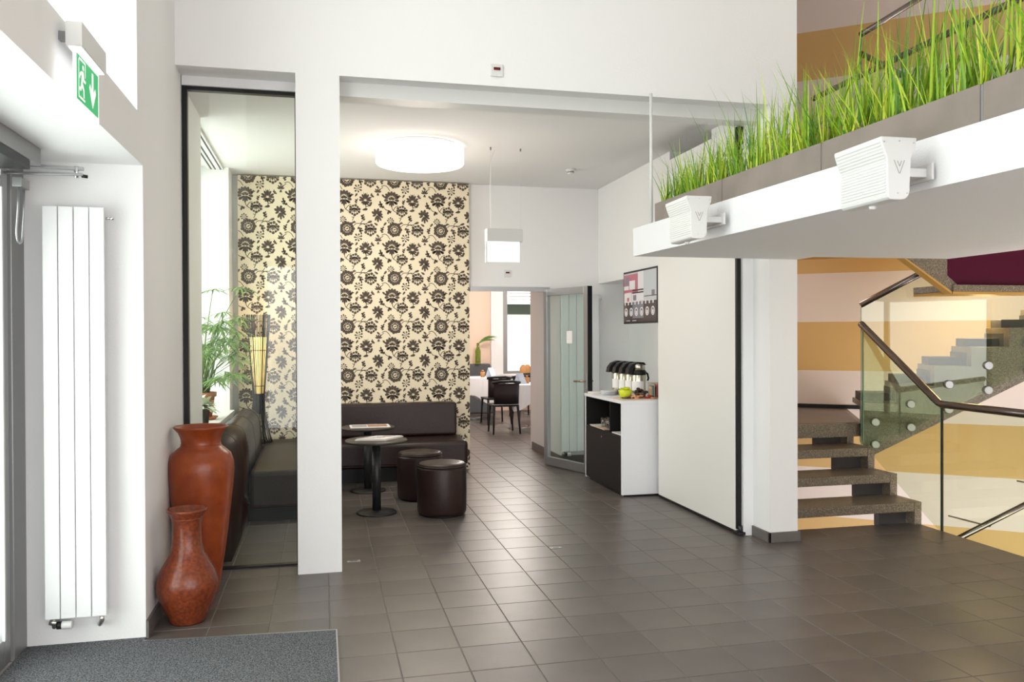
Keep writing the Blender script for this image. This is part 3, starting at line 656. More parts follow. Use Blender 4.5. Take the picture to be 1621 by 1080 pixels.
specs = [(-.16, -.75, 1.28), (.10, -.1, 1.20), (.30, .35, 1.25), (-.05, .2, .95), (.22, -.45, .90), (.12, -.2, .72), (-.1, -.25, .78), (.28, .2, .62), (.32, -.25, .55), (-.12, .3, .85), (.2, .5, .75), (.05, -.55, .62), (.16, .1, 1.0), (.25, -.6, .7), (.0, .4, .6), (.3, .05, .8)] + [(rr.uniform(-.12, .34), rr.uniform(-.7, .35), rr.uniform(.35, .95)) for _ in range(26)]
for hx_, hy_, hz_ in specs:
    st = MB().tube([(rr.uniform(-.05, .05), rr.uniform(-.05, .05), .225), (hx_*.35, hy_*.35, .225 + (hz_-.225)*.6), (hx_, hy_, hz_)], [.006, .0045, .003], 6).build('stem', 'stem', t)
    hm = MB(); nL = rr.randint(13, 18)
    for k in range(nL):
        a = 2*PI*k/nL + rr.uniform(-.15, .15); leafblade((hx_, hy_, hz_), (math.cos(a), math.sin(a), rr.uniform(-.1, .45)), (0,0,1), rr.uniform(.15, .26), .021, hm)
    hm.build('leaf_whorl', 'leaf', st)
t = thing('white_flower_plant', 'small plant with pale white-green leaves in a dark pot on the sill', 'potted plant', (-1.0, 7.28, .78))
MB().lathe([(.001, 0), (.06, 0), (.078, .20), (.070, .20), (.065, .17), (.001, .17)], n=24).build('pot', 'darkpot', t)
fl = MB()
for k in range(60):
    a = rr.uniform(0, 2*PI); e = rr.uniform(.1, 1.2); leafblade((rr.uniform(-.04, .04), rr.uniform(-.04, .04), .17), (math.cos(a)*math.cos(e), math.sin(a)*math.cos(e), math.sin(e)), (0,0,1), rr.uniform(.12, .24), .045, fl)
fl.build('foliage', 'leafp', t)
MB().tube([(0, 0, .1), (.01, 0, .25)], .004, 6).build('stem', 'stem', t)

# ------------------------------------------------------------------ SLIDING WALL, TV, SIDEBOARD
t = thing('sliding_wall', 'tall white sliding partition panel with a black seal edge beside the pillar', 'partition', (3.12, 6.5, 0))
MB().box(0, .035, -.735, .75, .03, 3.16).build('panel', 'lam', t, .002)
MB().box(.002, .033, -.765, -.737, .045, 3.155).build('seal', 'black', t)
MB().box(.005, .03, -.70, .745, .006, .03).build('bottom_seal', 'black', t)
MB().box(.005, .04, -.80, -.735, 3.02, 3.15).build('top_catch', 'black', t)
MB().box(-.01, .05, -.80, -.72, .004, .028).tube([(.02, -.775, .02), (.02, -.775, .075)], .016, 10).build('floor_guide', 'blackm', t)
t = thing('sliding_wall', 'white sliding partition panel parked behind the front one', 'partition', (3.175, 6.5, 0))
MB().box(0, .035, -.62, .75, .03, 3.16).build('panel', 'lam', t, .002)

t = thing('television', 'flat wall television showing a picture of cups and bottles above the sideboard', 'television', (3.15, 7.785, 1.945))
MB().box(0, .035, -.455, .455, -.275, .275).build('bezel', 'black', t, .004)
scr = MB()
def sq(mi, u0, u1, v0, v1, lift=0):    # u: 0 (far/left as seen) .. 1 (near/right), v: 0 bottom .. 1 top
    y0, y1 = .435 - .87*u0, .435 - .87*u1; z0, z1 = -.255 + .51*v0, -.255 + .51*v1; X = -.0006 - lift
    scr.mi(mi); scr.add([(X, y0, z0), (X, y1, z0), (X, y1, z1), (X, y0, z1)], [(0, 1, 2, 3)])
def el(mi, u, v, ru, rv, lift):
    scr.mi(mi); scr.add([(-.0006 - lift, .435 - .87*(u + ru*math.cos(2*PI*i/16)), -.255 + .51*(v + rv*math.sin(2*PI*i/16))) for i in range(16)], [tuple(range(16))])
sq(0, 0, 1, 0, 1)
sq(1, .0, .45, .58, .97, .0003); sq(2, .45, .62, .42, 1, .0003); sq(3, .62, 1, .50, 1, .0003); sq(4, 0, 1, .0, .40, .0003); sq(5, .28, .62, .07, .40, .0006)
sq(2, .18, .36, .66, .84, .0006); sq(6, .04, .16, .75, .93, .0006); sq(2, .0, .16, .66, .74, .0006); sq(2, .02, .24, .40, .60, .0006); sq(1, .10, .17, .42, .5, .0009); sq(2, .26, .52, .41, .57, .0006); sq(6, .30, .40, .43, .54, .0009)
sq(7, .28, .62, .62, .65, .0006); sq(7, .28, .62, .57, .60, .0006); sq(3, .62, 1.0, .40, .48, .0006); sq(7, .64, 1, .485, .50, .0009); sq(6, .86, .95, .50, .6, .0009)
for k in range(6): el(2, .07 + .165*k, .20, .055, .088, .0009); el(5 if k % 2 else 6, .07 + .165*k, .20, .038, .065, .0012); sq(2, .05 + .165*k, .09 + .165*k, .15, .22, .0015)
for k in range(9): sq(2, .02 + .108*k, .055 + .108*k, .345, .41, .0009)
sq(8, .0, 1, .0, .055, .0009); sq(3, .08, .2, .015, .03, .0012); sq(3, .27, .4, .015, .03, .0012)
def scm(name, c): return mat(name, tuple(k*.4 for k in c), .25, emit=c, estr=.55)
SM = [scm('screen_grey', (.55, .52, .50)), scm('screen_rose', (.52, .13, .18)), scm('screen_white', (.80, .76, .76)), scm('screen_pale', (.58, .60, .60)), scm('screen_dark', (.03, .026, .03)), scm('screen_slate', (.19, .20, .23)), scm('screen_shadow', (.22, .19, .22)), scm('screen_black', (.015, .01, .012)), scm('screen_base', (.01, .01, .012))]
scr.build('screen_picture', SM, t)
MB().box(.035, .07, -.2, .2, -.15, .15).box(.07, .50, -.03, .03, -.04, .04).box(.50, .52, -.1, .1, -.12, .12).build('wall_arm', 'blackm', t)

t = thing('sideboard', 'white and black coffee sideboard with open shelf against the partition', 'cabinet', (2.78, 7.885, 0))
W0, W1, Y0_, Y1_, HT = 0, .52, -.553, .553, .925
MB().box(W0, W1, Y0_, Y0_+.022, .02, HT-.03).build('side_panel', 'cabwhite', t, .002)
MB().box(W0, W1, Y1_-.022, Y1_, .02, HT-.03).build('side_panel', 'cabwhite', t, .002)
MB().box(W0-.008, W1, Y0_-.004, Y1_+.004, HT-.03, HT).build('worktop', 'cabwhite', t, .002)
MB().box(W1-.018, W1, Y0_+.022, Y1_-.022, .03, HT-.03).build('back_panel', 'blackcab', t)
MB().box(.01, W1-.018, Y0_+.022, Y1_-.022, .565, .583).box(.01, W1-.018, Y0_+.022, Y1_-.022, .03, .05).build('shelf', 'blackcab', t)
MB().box(.012, W1-.018, -.20, -.185, .583, HT-.03).build('divider', 'blackcab', t)
MB().box(.004, W1-.018, Y1_-.026, Y1_-.022, .05, HT-.031).build('inner_lining', 'blackcab', t); MB().box(.004, W1-.018, Y0_+.022, Y0_+.026, .05, HT-.031).build('inner_lining', 'blackcab', t); MB().box(.004, W1-.018, Y0_+.026, Y1_-.026, HT-.034, HT-.0305).build('inner_lining', 'blackcab', t)
MB().box(.03, W1-.03, Y0_+.03, Y1_-.03, 0, .03).build('plinth', 'black', t)
dd = MB().box(0, .018, Y0_+.024, Y1_-.024, .035, .575).build('door', 'blackcab', t, .002)
MB().tube([(-.003, .02, .515), (.001, .02, .515)], .008, 12).build('lock', 'lockgrey', dd)
for y in (-.50, .50): MB().lathe([(.02, 0), (.02, .03)], (.04, y, 0), 12).build('foot', 'alud', t)
CT = HT
# tumblers and trays in the open bay
def tumbler(x, y, z, g, lab):
    o = MB().lathe([(.024, 0), (.027, .002), (.033, .095), (.031, .095), (.025, .008), (.001, .008)], n=20).build('tumbler', 'water'); o.location = (x, y, z)
    return tag(o, lab, 'glass', g)
t = thing('serving_tray', 'wooden tray with a white paper napkin edge under the tumblers in the sideboard', 'tray', (2.90, 8.03, .584))
MB().box(-.11, .2, -.17, .26, 0, .012).build('board', 'wood', t, .002); MB().box(-.115, .06, .06, .27, .0122, .016).build('paper_liner', 'paperw', t)
k = 0
for x, y in ((2.86, 8.06), (2.94, 8.06), (2.87, 7.98), (2.95, 7.98), (2.86, 7.90), (2.95, 8.14)):
    tumbler(x, y, .597, 'tumblers on the tray', 'clear glass tumbler on the wooden tray in the sideboard')
t = thing('serving_tray', 'white paper-lined tray in the narrow bay of the sideboard', 'tray', (2.92, 7.50, .584))
MB().box(-.13, .2, -.12, .13, 0, .012).build('board', 'plastic', t, .002)
# airpots
def airpot(label, x, y):
    t = thing('airpot', label, 'coffee pot', (x, y, CT), 0, 'row of pump coffee pots')
    MB().lathe([(.001, 0), (.070, 0), (.073, .01), (.073, .24), (.068, .252), (.001, .252)], n=32).build('body', 'airsteel', t)
    MB().lathe([(.075, .226), (.078, .23), (.078, .262), (.074, .268), (.001, .268)], n=32).build('collar', 'black', t)
    MB().lathe([(.070, .262), (.068, .32), (.060, .338), (.001, .342)], n=32).build('dome', 'airsteel', t)
    hd = MB(); pts = [(.075, .31), (.03, .352), (-.02, .356), (-.075, .335), (-.115, .29), (-.130, .235), (-.112, .235), (-.085, .25), (-.06, .262), (.0, .345)]
    sp = [(-.13, .235), (-.118, .29), (-.08, .335), (-.02, .357), (.045, .352), (.072, .325), (.045, .338), (-.02, .343), (-.06, .30), (-.075, .24)]
    hd.ext([(a, -.045, b) for a, b in sp], (0, .09, 0)); hd.build('pump_head', 'black', t, .012, 3)
    MB().tube([(.074, 0, .25), (.098, 0, .235), (.108, 0, .19), (.098, 0, .165)], .010, 8).build('carry_handle', 'black', t)
    lb = MB(); n = 10
    vs = []
    for i in range(n+1):
        a = PI*1.5 - 1.5 + (1.9)*i/n
        vs += [(.0738*math.cos(a), .0738*math.sin(a), .07), (.0738*math.cos(a), .0738*math.sin(a), .165)]
    lb.add(vs, [(2*i, 2*i+2, 2*i+3, 2*i+1) for i in range(n)]); lb.build('label', 'label', t)
for lab, x, y in (('steel pump coffee pot with black lid, nearest of the four', 3.10, 7.70), ('steel pump coffee pot, second nearest of the four', 3.09, 7.86), ('steel pump coffee pot, third from the near end of the row', 3.08, 8.02), ('steel pump coffee pot at the far end of the row', 3.07, 8.18)): airpot(lab, x, y)
# snack tray and bowls
t = thing('snack_tray', 'flat tray at the worktop corner holding wrapped sweets', 'tray', (2.97, 7.52, CT))
MB().box(-.17, .20, -.175, .10, .0005, .010).build('board', 'wood', t, .002)
sn = [('packred', .10, 'red'), ('packora', .06, 'peach'), ('packbrn', -.1, 'dark')]
rr = random.Random(5)
for k in range(34):
    m_ = rr.choice(['packred', 'packred', 'packora', 'packora', 'packbrn']); x = rr.uniform(2.84, 3.14); y = rr.uniform(7.37, 7.53)
    if x < 2.90: m_ = 'packbrn'
    L = rr.uniform(.018, .026); o = MB().obox((0,0,0), (L, 0, 0), (0, .010, 0), (0, 0, .007)).add([(L,0,0),(L+.014,-.012,.004),(L+.014,.012,.002)], [(0,1,2)]).add([(-L,0,0),(-L-.014,.012,.004),(-L-.014,-.012,.002)], [(0,1,2)]).build('sweet', m_, None, .004)
    z = CT + .018 + (.014 if (k % 3 == 0 and x > 2.93) else 0); o.location = (x, y, z); o.rotation_euler = (0, 0, rr.uniform(0, PI))
    tag(o, {'packred': 'red wrapped sweet on the snack tray', 'packora': 'peach coloured wrapped sweet on the snack tray', 'packbrn': 'dark brown wrapped sweet on the snack tray'}[m_], 'sweet', {'packred': 'red sweets', 'packora': 'peach sweets', 'packbrn': 'dark sweets'}[m_] + ' on the snack tray')
t = thing('cup_bowl', 'bright yellow-green bowl in front of the coffee pots', 'bowl', (2.90, 7.545, CT + .011))
MB().lathe([(.001, 0), (.045, 0), (.05, .008), (.070, .075), (.066, .077), (.047, .014), (.001, .012)], n=28).build('bowl', 'yellowgreen', t)
sf = MB()
for k in range(14): a = rr.uniform(0, 6.28); q = rr.uniform(0, .045); sf.obox((q*math.cos(a), q*math.sin(a), .06 + rr.uniform(0, .035)), (.016, .004, 0), (-.003, .012, .004), (0, -.002, .006))
sf.build('sachets', 'yellowgreen', t)
t = thing('sweet_bowl', 'glass dish heaped with dark wrapped chocolates by the coffee pots', 'bowl', (3.05, 7.53, CT + .011))
MB().lathe([(.001, 0), (.04, 0), (.07, .05), (.068, .052), (.04, .006), (.001, .005)], n=24).build('dish', 'perspex', t)
sf = MB()
for k in range(26): a = rr.uniform(0, 6.28); q = rr.uniform(0, .062); sf.obox((q*math.cos(a), q*math.sin(a), .045 + rr.uniform(0, .055)*(1-q/.08)), (.014, .006, .002), (-.004, .010, .004), (0, -.003, .007))
sf.build('chocolates', 'packbrn', t)
t = thing('sachet_box', 'clear acrylic box with blue and pink sachets on the sideboard', 'box', (3.17, 7.46, CT + .011))
MB().box(-.05, .055, -.05, -.047, 0, .15).box(-.05, .055, .047, .05, 0, .15).box(-.05, -.047, -.05, .05, 0, .15).box(.052, .055, -.05, .05, 0, .15).box(-.05, .055, -.05, .05, 0, .004).build('box', 'perspex', t)
for k, m_ in enumerate(['cream', 'blue', 'cream', 'packbrn', 'pink', 'pink', 'blue', 'cream']): MB().box(-.044 + .012*k, -.036 + .012*k, -.042, .04, .005, .11 + .012*(k % 3)).build('sachet', m_, t)
t = thing('plate_stack', 'stack of small white plates on the worktop', 'plates', (2.93, 8.10, CT))
for k in range(4): MB().lathe([(.001, .001+.011*k), (.055, .001+.011*k), (.088, .010+.011*k), (.088, .012+.011*k), (.001, .006+.011*k)], n=28).build('plate', 'cabwhite', t)
t = tag(MB().box(2.80, 2.98, 8.24, 8.41, CT + .0005, CT + .02).build('napkin_stack', 'paperw', None, .004), 'pile of white paper napkins at the far end of the worktop', 'napkins')

# ------------------------------------------------------------------ BALCONY: planters, speakers, rails
pA = Vector((2.252, 5.285, 2.31)); dirp = Vector((.0875, -2.76, 0)).normalized(); nrm = Vector((-dirp.y, dirp.x, 0))   # nrm points +X
for k in range(4):
    L = .915; c = pA + dirp*(.93*k)
    ang = math.atan2(dirp.y, dirp.x)
    lab = ['grey planter box of green grass at the far end of the balcony edge', 'grey planter box of green grass, second from the far end of the balcony', 'grey planter box of green grass above the larger white speaker', 'grey planter box of green grass nearest the camera on the balcony'][k]
    t = thing('planter_box', lab, 'planter', c, ang, 'planter boxes on the balcony edge')
    # local: x along edge toward camera, y to the right (inward)
    MB().box(0, L, 0, .014, 0, .152).box(0, L, .206, .22, 0, .152).box(0, .014, .014, .206, 0, .152).box(L-.014, L, .014, .206, 0, .152).box(.014, L-.014, .014, .206, 0, .012).build('trough', 'planter', t, .003)
    MB().box(.014, L-.014, .014, .206, .012, .135).build('soil', 'soil', t)
    if k < 3: MB().box(L + .001, L + .012, .004, .02, 0, .148).build('joint_strip', 'alud' if k == 2 else 'planter', t)
    gm = MB(); rg = random.Random(20 + k); nb = 430
    for b in range(nb):
        bx = rg.uniform(.02, L-.02); 
        cl = math.floor(bx/.075); bx = bx*.55 + (cl*.075 + .037 + .02*math.sin(cl*7.3 + k))*.45
        bx = min(max(bx, .02), L-.02); by = rg.uniform(.02, .20)
        h_ = rg.choice([rg.uniform(.12, .28), rg.uniform(.2, .38), rg.uniform(.3, .47)]) * (1.0 + .10*k)
        if rg.random() < .035: h_ *= 1.45
        if k == 0: h_ *= .92 if bx > .3 else .78
        lean = rg.uniform(.0, .45) + (.5 if rg.random() < .14 else 0); az = rg.uniform(0, 2*PI); wd = rg.uniform(.005, .0098); bend = rg.uniform(.0, .5)
        dx, dy = math.cos(az), math.sin(az); fx, fy = -dy, dx; n = 4; vs = []
        for q in range(n+1):
            tt = q/n; rad = h_*(lean*tt + bend*lean*tt*tt); z = .13 + h_*(tt - .12*lean*tt*tt - .10*bend*tt*tt)
            wq = wd*(1 - tt**2.2)*.5 if q < n else 0
            vs += [(bx + dx*rad + fx*wq, by + dy*rad + fy*wq, z), (bx + dx*rad - fx*wq, by + dy*rad - fy*wq, z)]
        gm.add(vs, [(2*q, 2*q+1, 2*q+3, 2*q+2) for q in range(n)])
    g = gm.build('grass', 'grass', t); g['kind'] = 'stuff'

tag(MB().lathe([(.011, 0), (.011, .95)], n=14).build('hanger_rod', 'plastic'), 'thin white vertical rod from balcony edge up to the beam', 'rod').location = (2.275, 5.40, 2.31)

def speaker(label, x, y, z, s=1.0):
    t = thing('wall_speaker', label, 'speaker', (x, y, z), -.03)
    # profile in (x,z): x toward the slab; flared top, rounded bottom; extruded along y (length)
    prof = [(-.082, .115), (.070, .115), (.066, .085), (.045, .035), (.040, -.07)] + [(.005 + .035*math.cos(a), -.085 + .035*math.sin(a)) for a in [math.radians(q) for q in (0, -30, -60, -90)]] + [(-.02, -.12)] + [(-.032 + .022*math.cos(a), -.10 + .022*math.sin(a)) for a in [math.radians(q) for q in (-120, -150, -180)]] + [(-.056, .03), (-.072, .07), (-.082, .10)]
    prof = [(a*s, b*s) for a, b in prof]
    MB().ext([(a, -.15*s, b) for a, b in prof[::-1]], (0, .30*s, 0)).build('body', 'plastic', t, .004, 2)
    rb = MB()
    for k in range(17):
        zz = (-.088 + .0115*k)*s; xx = -.0545*s if zz < .03*s else (-.0545 - .026*(zz/s - .03)/.07)*s
        rb.box(xx - .0035*s, xx + .004*s, -.14*s, .14*s, zz - .0026*s, zz + .0026*s)
    rb.build('grille', 'plastic', t)
    v = MB()
    for a, b, c_, d_ in ((-.028, .028, -.006, -.022), (.016, .028, -.004, -.022), (-.014, .026, -.004, .004), (.004, .026, -.004, .006)):
        p, q = Vector((a*s, -.1506*s, b*s)), Vector((c_*s, -.1506*s, d_*s)); dd_ = (q-p); n_ = Vector((-dd_.z, 0, dd_.x)).normalized()*.0016*s
        v.add([p+n_, q+n_, q-n_, p-n_], [(0, 1, 2, 3)])
    v.build('logo', 'ink', t)
    for a, b in ((-.07, .095), (.055, .095), (-.005, .1), (-.012, -.095), (.028, -.095)): MB().tube([(a*s, -.152*s, b*s), (a*s, -.149*s, b*s)], .003*s, 8).build('screw', 'lockgrey', t)
    MB().box(.03*s, .155*s, -.10*s, .12*s, -.022*s, .012*s).build('bracket_arm', 'plastic', t, .003)
    MB().box(.150*s, .160*s, -.13*s, .15*s, -.035*s, .03*s).build('bracket_plate', 'plastic', t, .002)
    MB().tube([(.08*s, 0, -.022*s), (.08*s, 0, -.036*s)], .012*s, 10).build('thumb_screw', 'plastic', t)
    MB().lathe([(.001, -.136), (.012, -.134), (.014, -.122), (.001, -.12)], (-.012*s, 0, 0), 12).build('cable_gland', 'plastic', t)
speaker('larger white ribbed speaker mounted on the balcony fascia nearest the camera', 2.122, 2.80, 2.175)
speaker('smaller-looking white ribbed speaker on the balcony fascia near its far end', 2.032, 4.28, 2.20)

# upper balustrade rails
t = thing('balcony_rail', 'steel handrail on glass behind the balcony grass', 'handrail', (3.6, 3.6, 2.31))
MB().tube([(0, 1.85, 1.01), (0, -4.5, 1.01)], .021, 14).build('handrail', 'steel', t)
MB().box(-.006, .006, -4.5, 1.83, .05, 1.0).build('pane', 'glass', t)
MB().box(-.02, .02, -4.5, 1.83, 0, .05).build('base_rail', 'alud', t)

# ------------------------------------------------------------------ STAIR
R_, G_ = .183, .29
t = thing('stair_flight', 'short flight of open terrazzo steps up to the landing', 'stairs', (3.474, 5.70, 0))
for k in range(4):
    y = G_*k; z = R_*(k+1); xl = (.002, .06, .39, .39)[k]
    if k < 3: MB().box(xl, 1.206, y, y + .35, z - .075, z).build('tread', 'terrazzo', t, .004)
    MB().box(1.208, 1.276, y, y + (.345 if k < 3 else .12), max(-.25, z - R_ - .02), z).build('cheek', 'terrazzo', t, .003)
    MB().box(.95, 1.206, y + .10, y + .16, z - R_ - .02, z - .08).build('riser_block', 'darkblock', t, .002)
ld = tag(MB().prism([(3.87, 6.57), (4.86, 6.57), (5.6, 7.86), (3.87, 9.2)], .732 - .12, .732).build('stair_landing', 'terrazzo'), 'terrazzo stair landing before the striped wall', 'landing')
MB().prism([(3.88, 6.62), (4.84, 6.62), (5.55, 7.87), (3.88, 9.15)], .7321, .7345).build('floor_finish', 'tile', ld)

# second flight, rising right along the striped wall: toothed terrazzo stringer, glass balustrade and clamps
ROT2 = -.5; F0 = Vector((4.788, 6.5, 0))
t = thing('stair_flight', 'upper terrazzo flight rising to the right behind the glass', 'stairs', F0, ROT2)
RUN, RIS, Z0 = .297, .17, .923
out = [(.0, .55), (.0, Z0)]
nst = 6; x, z = 0.0, Z0
for k in range(nst):
    out.append((x + RUN, z)); out.append((x + RUN, z + RIS)); x += RUN; z += RIS
out += [(x + .15, z), (x + .15, z - .45), (.09, .45)]
MB().ext([(a, 0, b) for a, b in out], (0, .16, 0)).build('stringer', 'terrazzo', t)
x, z = 0.0, Z0
for k in range(nst):
    MB().box(x + .01, x + RUN + .02, .161, .75, z - .05, z).build('tread', 'terrazzo', t, .003)
    MB().box(x + RUN, x + RUN + .02, .162, .75, z, z + RIS - .051).build('riser', 'darkblock', t)
    MB().box(x + .02, x + RUN, .30, .62, z + .001, z + .075).build('step_block', 'darkblock', t, .003)
    x += RUN; z += RIS
gl = MB(); gl.ext([(-.01, -.035, .47), (1.9, -.035, 1.56), (1.9, -.035, 2.83), (-.01, -.035, 1.80)], (0, .012, 0)); gl.build('balustrade_pane', 'balglass', t)
MB().box(-.016, -.011, -.036, -.022, .47, 1.80).build('pane_edge', 'glassedge', t)
for a, b in ((.104, .757), (.104, .556), (.398, .925), (.398, .718), (.705, 1.104), (.70, .885), (1.015, 1.274), (1.013, 1.059), (1.33, 1.45), (1.33, 1.23)):
    MB().tube([(a, -.06, b), (a, -.052, b), (a, 0, b)], [.030, .038, .038], 24).build('glass_clamp', 'alu', t)
MB().tube([(-.02, -.03, 1.815), (.5, -.03, 2.10), (1.88, -.03, 2.85)], .028, 14).build('handrail', 'steel', t)

# balustrade along first flight and the floor edge (X = 4.75)
t = thing('glass_balustrade', 'glass balustrade with bent dark steel handrail round the stair opening', 'balustrade', (4.75, 5.49, 0))
MB().ext([(0, .0, -.02), (0, .955, .56), (0, .955, 1.60), (0, .0, .96)], (.012, 0, 0)).build('pane', 'balglass', t)
MB().box(0, .012, -3.0, -.012, -.2, .97).build('pane', 'balglass', t)
MB().box(-.001, .013, -.014, -.004, -.2, .97).build('pane_edge', 'black', t)
MB().box(-.001, .013, -.004, .003, -.02, .97).build('pane_edge', 'glassedge', t)
MB().box(0, .012, .953, .958, .58, 1.60).build('pane_edge', 'glassedge', t)
MB().tube([(0, .975, 1.645), (0, .96, 1.635), (0, .02, 1.005), (0, -.02, .995), (0, -3.0, .985)], .030, 16).build('handrail', 'steel', t)
# lower handrail of the flight going down
t = thing('stair_rail', 'steel handrail of the lower flight seen through the glass', 'handrail', (5.63, 6.2, -.25))
MB().tube([(-.12, 0, -.05), (2.2, -.05, .84)], .026, 14).build('handrail', 'steel', t)
for q in (.3, 1.1): MB().tube([(q, -.01, .11 + .38*(q-.3)), (q, .05, .04 + .38*(q-.3)), (q, .55, .03 + .38*(q-.3))], .008, 8).build('bracket', 'steel', t)
# ledge of the upper flight: purple panel and terrazzo band
t = thing('upper_parapet', 'dark purple parapet panel with a terrazzo base under the balcony', 'parapet', (5.04, 5.7, 1.9))
MB().ext([(-.437, 0, .267), (.0, 0, 0), (.06, 0, .05), (-.045, 0, .13), (-.045, 0, .6), (-.437, 0, .6)], (0, .06, 0)).build('stringer', 'terrazzo', t)
MB().prism([(0, -.02), (.98, -.02), (.98, .08), (0, .45)], 0, .055).build('terrazzo_band', 'terrazzo', t, .003)
MB().ext([(-.045, .02, .14), (.01, .02, .055), (.98, .02, .055), (.98, .02, .8), (-.045, .02, .8)], (0, .04, 0)).build('panel', 'purple', t)
MB().prism([(.01, 0), (.98, 0), (.98, .09), (.01, .46)], -.022, -.001).build('soffit', 'ochre', t)
MB().ext([(-.46, .0, .267), (-.437, .0, .267), (.0, .0, -.001), (.0, 0, -.022)], (0, .08, 0)).build('edge_strip', 'ochre', t)
# handrails of the flight above
t = thing('stair_rail', 'steel handrail climbing to the upper floor against the ochre stripe', 'handrail', (4.74, 6.45, 4.08))
MB().tube([(0, 0, .17), (1.6, -.1, 1.16)], .026, 14).build('handrail', 'steel', t)
MB().tube([(0, 0, 0), (0.0, -.95, -.64)], .026, 14).build('handrail', 'steel', t)
MB().box(-.005, .005, -.006, .006, -.85, .17).build('pane_edge', 'glassedge', t)
# stair lamp on the soffit
t = thing('stair_lamp', 'small round warm lamp under the stair soffit', 'lamp', (6.15, 6.75, 2.02))
MB().lathe([(.001, -.07), (.06, -.06), (.10, -.025), (.11, 0), (.001, 0)], n=24).build('shade', 'stairlamp', t)
MB().lathe([(.03, 0), (.03, .6)], n=10).build('stem', 'alud', t)
L_ = bpy.data.lights.new('stair_lamp_light', 'POINT'); L_.energy = 30; L_.color = (1, .72, .38); L_.shadow_soft_size = .1
Lo = bpy.data.objects.new('stair_lamp_light', L_); COL.objects.link(Lo); Lo.parent = t; Lo.location = (-.1, -.3, -.2)
L_ = bpy.data.lights.new('stair_lower_light', 'POINT'); L_.energy = 35; L_.color = (1, .78, .45); L_.shadow_soft_size = .15
Lo = bpy.data.objects.new('stair_lower_light', L_); COL.objects.link(Lo); Lo.location = (5.8, 4.6, -.9)
L_ = bpy.data.lights.new('landing_light', 'POINT'); L_.energy = 14; L_.color = (1, .9, .82); L_.shadow_soft_size = .15
Lo = bpy.data.objects.new('landing_light', L_); COL.objects.link(Lo); Lo.location = (4.3, 7.4, 2.2)

# ------------------------------------------------------------------ DINING ROOM
def table(label, cl, x, y, sx, sy, h=.75, drop=.3, group='dining tables'):
    t = thing('dining_table', label, 'table', (x, y, 0), 0, group)
    MB().box(-sx/2, sx/2, -sy/2, sy/2, h-.03, h-.004).build('table_top', 'tabletop', t)
    MB().lathe([(.03, .03), (.03, h-.03)], n=14).build('column', 'chrome', t)
    for a in range(4): MB().obox((.13*math.cos(a*PI/2 + .3), .13*math.sin(a*PI/2 + .3), .02), (.13*math.cos(a*PI/2 + .3), .13*math.sin(a*PI/2 + .3), 0), (-.02*math.sin(a*PI/2 + .3), .02*math.cos(a*PI/2 + .3), 0), (0, 0, .012)).build('foot', 'chrome', t)
    n = 48; cm = MB(); vs = []
    def edge(u, ex):
        a = 2*PI*u/n; c_, s_ = math.cos(a), math.sin(a); m_ = max(abs(c_)/(sx/2+ex), abs(s_)/(sy/2+ex)); return c_/m_, s_/m_
    for u in range(n):
        X, Y = edge(u, .006); vs.append((X, Y, h))
    for u in range(n):
        X, Y = edge(u, .02); a = 2*PI*u/n; cor = abs(math.sin(2*a))**3; wv = .012*math.sin(u*1.9); f = 1 + wv + .10*cor
        vs.append((X*f, Y*f, h - drop*(.85 + .55*cor)))
    vs.append((0, 0, h))
    cm.add(vs, [(u, (u+1) % n, n*2) for u in range(n)] + [((u+1) % n, u, n+u, n+(u+1) % n) for u in range(n)])
    o = cm.build('tablecloth', 'cloth'); o.location = (x, y, .001); tag(o, cl, 'tablecloth')
    s_ = o.modifiers.new('solid', 'SOLIDIFY'); s_.thickness = .003
table('dining table beyond the doorway, nearest the door', 'white tablecloth on the dining table nearest the door', 3.42, 13.15, .75, .75)
table('dining table at the left beyond the doorway', 'white tablecloth hanging low on the left dining table', 2.62, 14.9, 1.15, .75, .78, .36)
table('dining table by the far window', 'white tablecloth on the table by the far window', 4.1, 15.6, .8, .7, .76, .28)
def chair(label, x, y, rz):
    t = thing('dining_chair', label, 'chair', (x, y, 0), rz, 'black dining chairs')
    MB().box(-.21, .21, -.2, .22, .43, .465).build('seat', 'black', t, .012)
    bk = MB(); n = 8; vs = []
    for i in range(n+1):
        a = -1 + 2*i/n; yb = -.21 - .05*(1 - a*a); vs += [(a*.20, yb, .47), (a*.205, yb - .03, .80)]
    bk.add(vs, [(2*i, 2*i+2, 2*i+3, 2*i+1) for i in range(n)], True); o = bk.build('backrest', 'dpurple', t); s_ = o.modifiers.new('s', 'SOLIDIFY'); s_.thickness = .018
    MB().tube([(-.22, -.22, .81), (-.1, -.285, .83), (.1, -.285, .83), (.22, -.22, .81)], .022, 10).build('top_rail', 'black', t)
    for sx in (-1, 1):
        MB().tube([(sx*.19, -.19, .44), (sx*.215, -.25, 0)], [.022, .013], 8).build('leg', 'black', t)
        MB().tube([(sx*.18, .19, .44), (sx*.20, .22, 0)], [.022, .013], 8).build('leg', 'black', t)
    return t
chair('black dining chair with its back to the doorway', 2.82, 12.72, .0)
chair('black dining chair behind the nearest chair, at the far side of the table', 2.98, 14.1, .1)
chair('black dining chair tucked at the near table, mostly hidden by the jamb', 3.5, 13.85, PI)
chair('black dining chair under the far window table', 3.75, 15.1, .2)
t = thing('window_bench', 'grey upholstered bench against the peach wall of the dining room', 'bench', (2.6, 16.2, 0))
MB().box(-1.2, .75, -.25, .28, 0, .42).build('seat', 'greyup', t, .03); MB().box(-1.2, .75, .10, .28, .42, .98).build('backrest', 'greyup', t, .03)
t = thing('green_vase', 'green glass vase with arching leaves by the dining window', 'vase', (3.08, 16.26, .985))
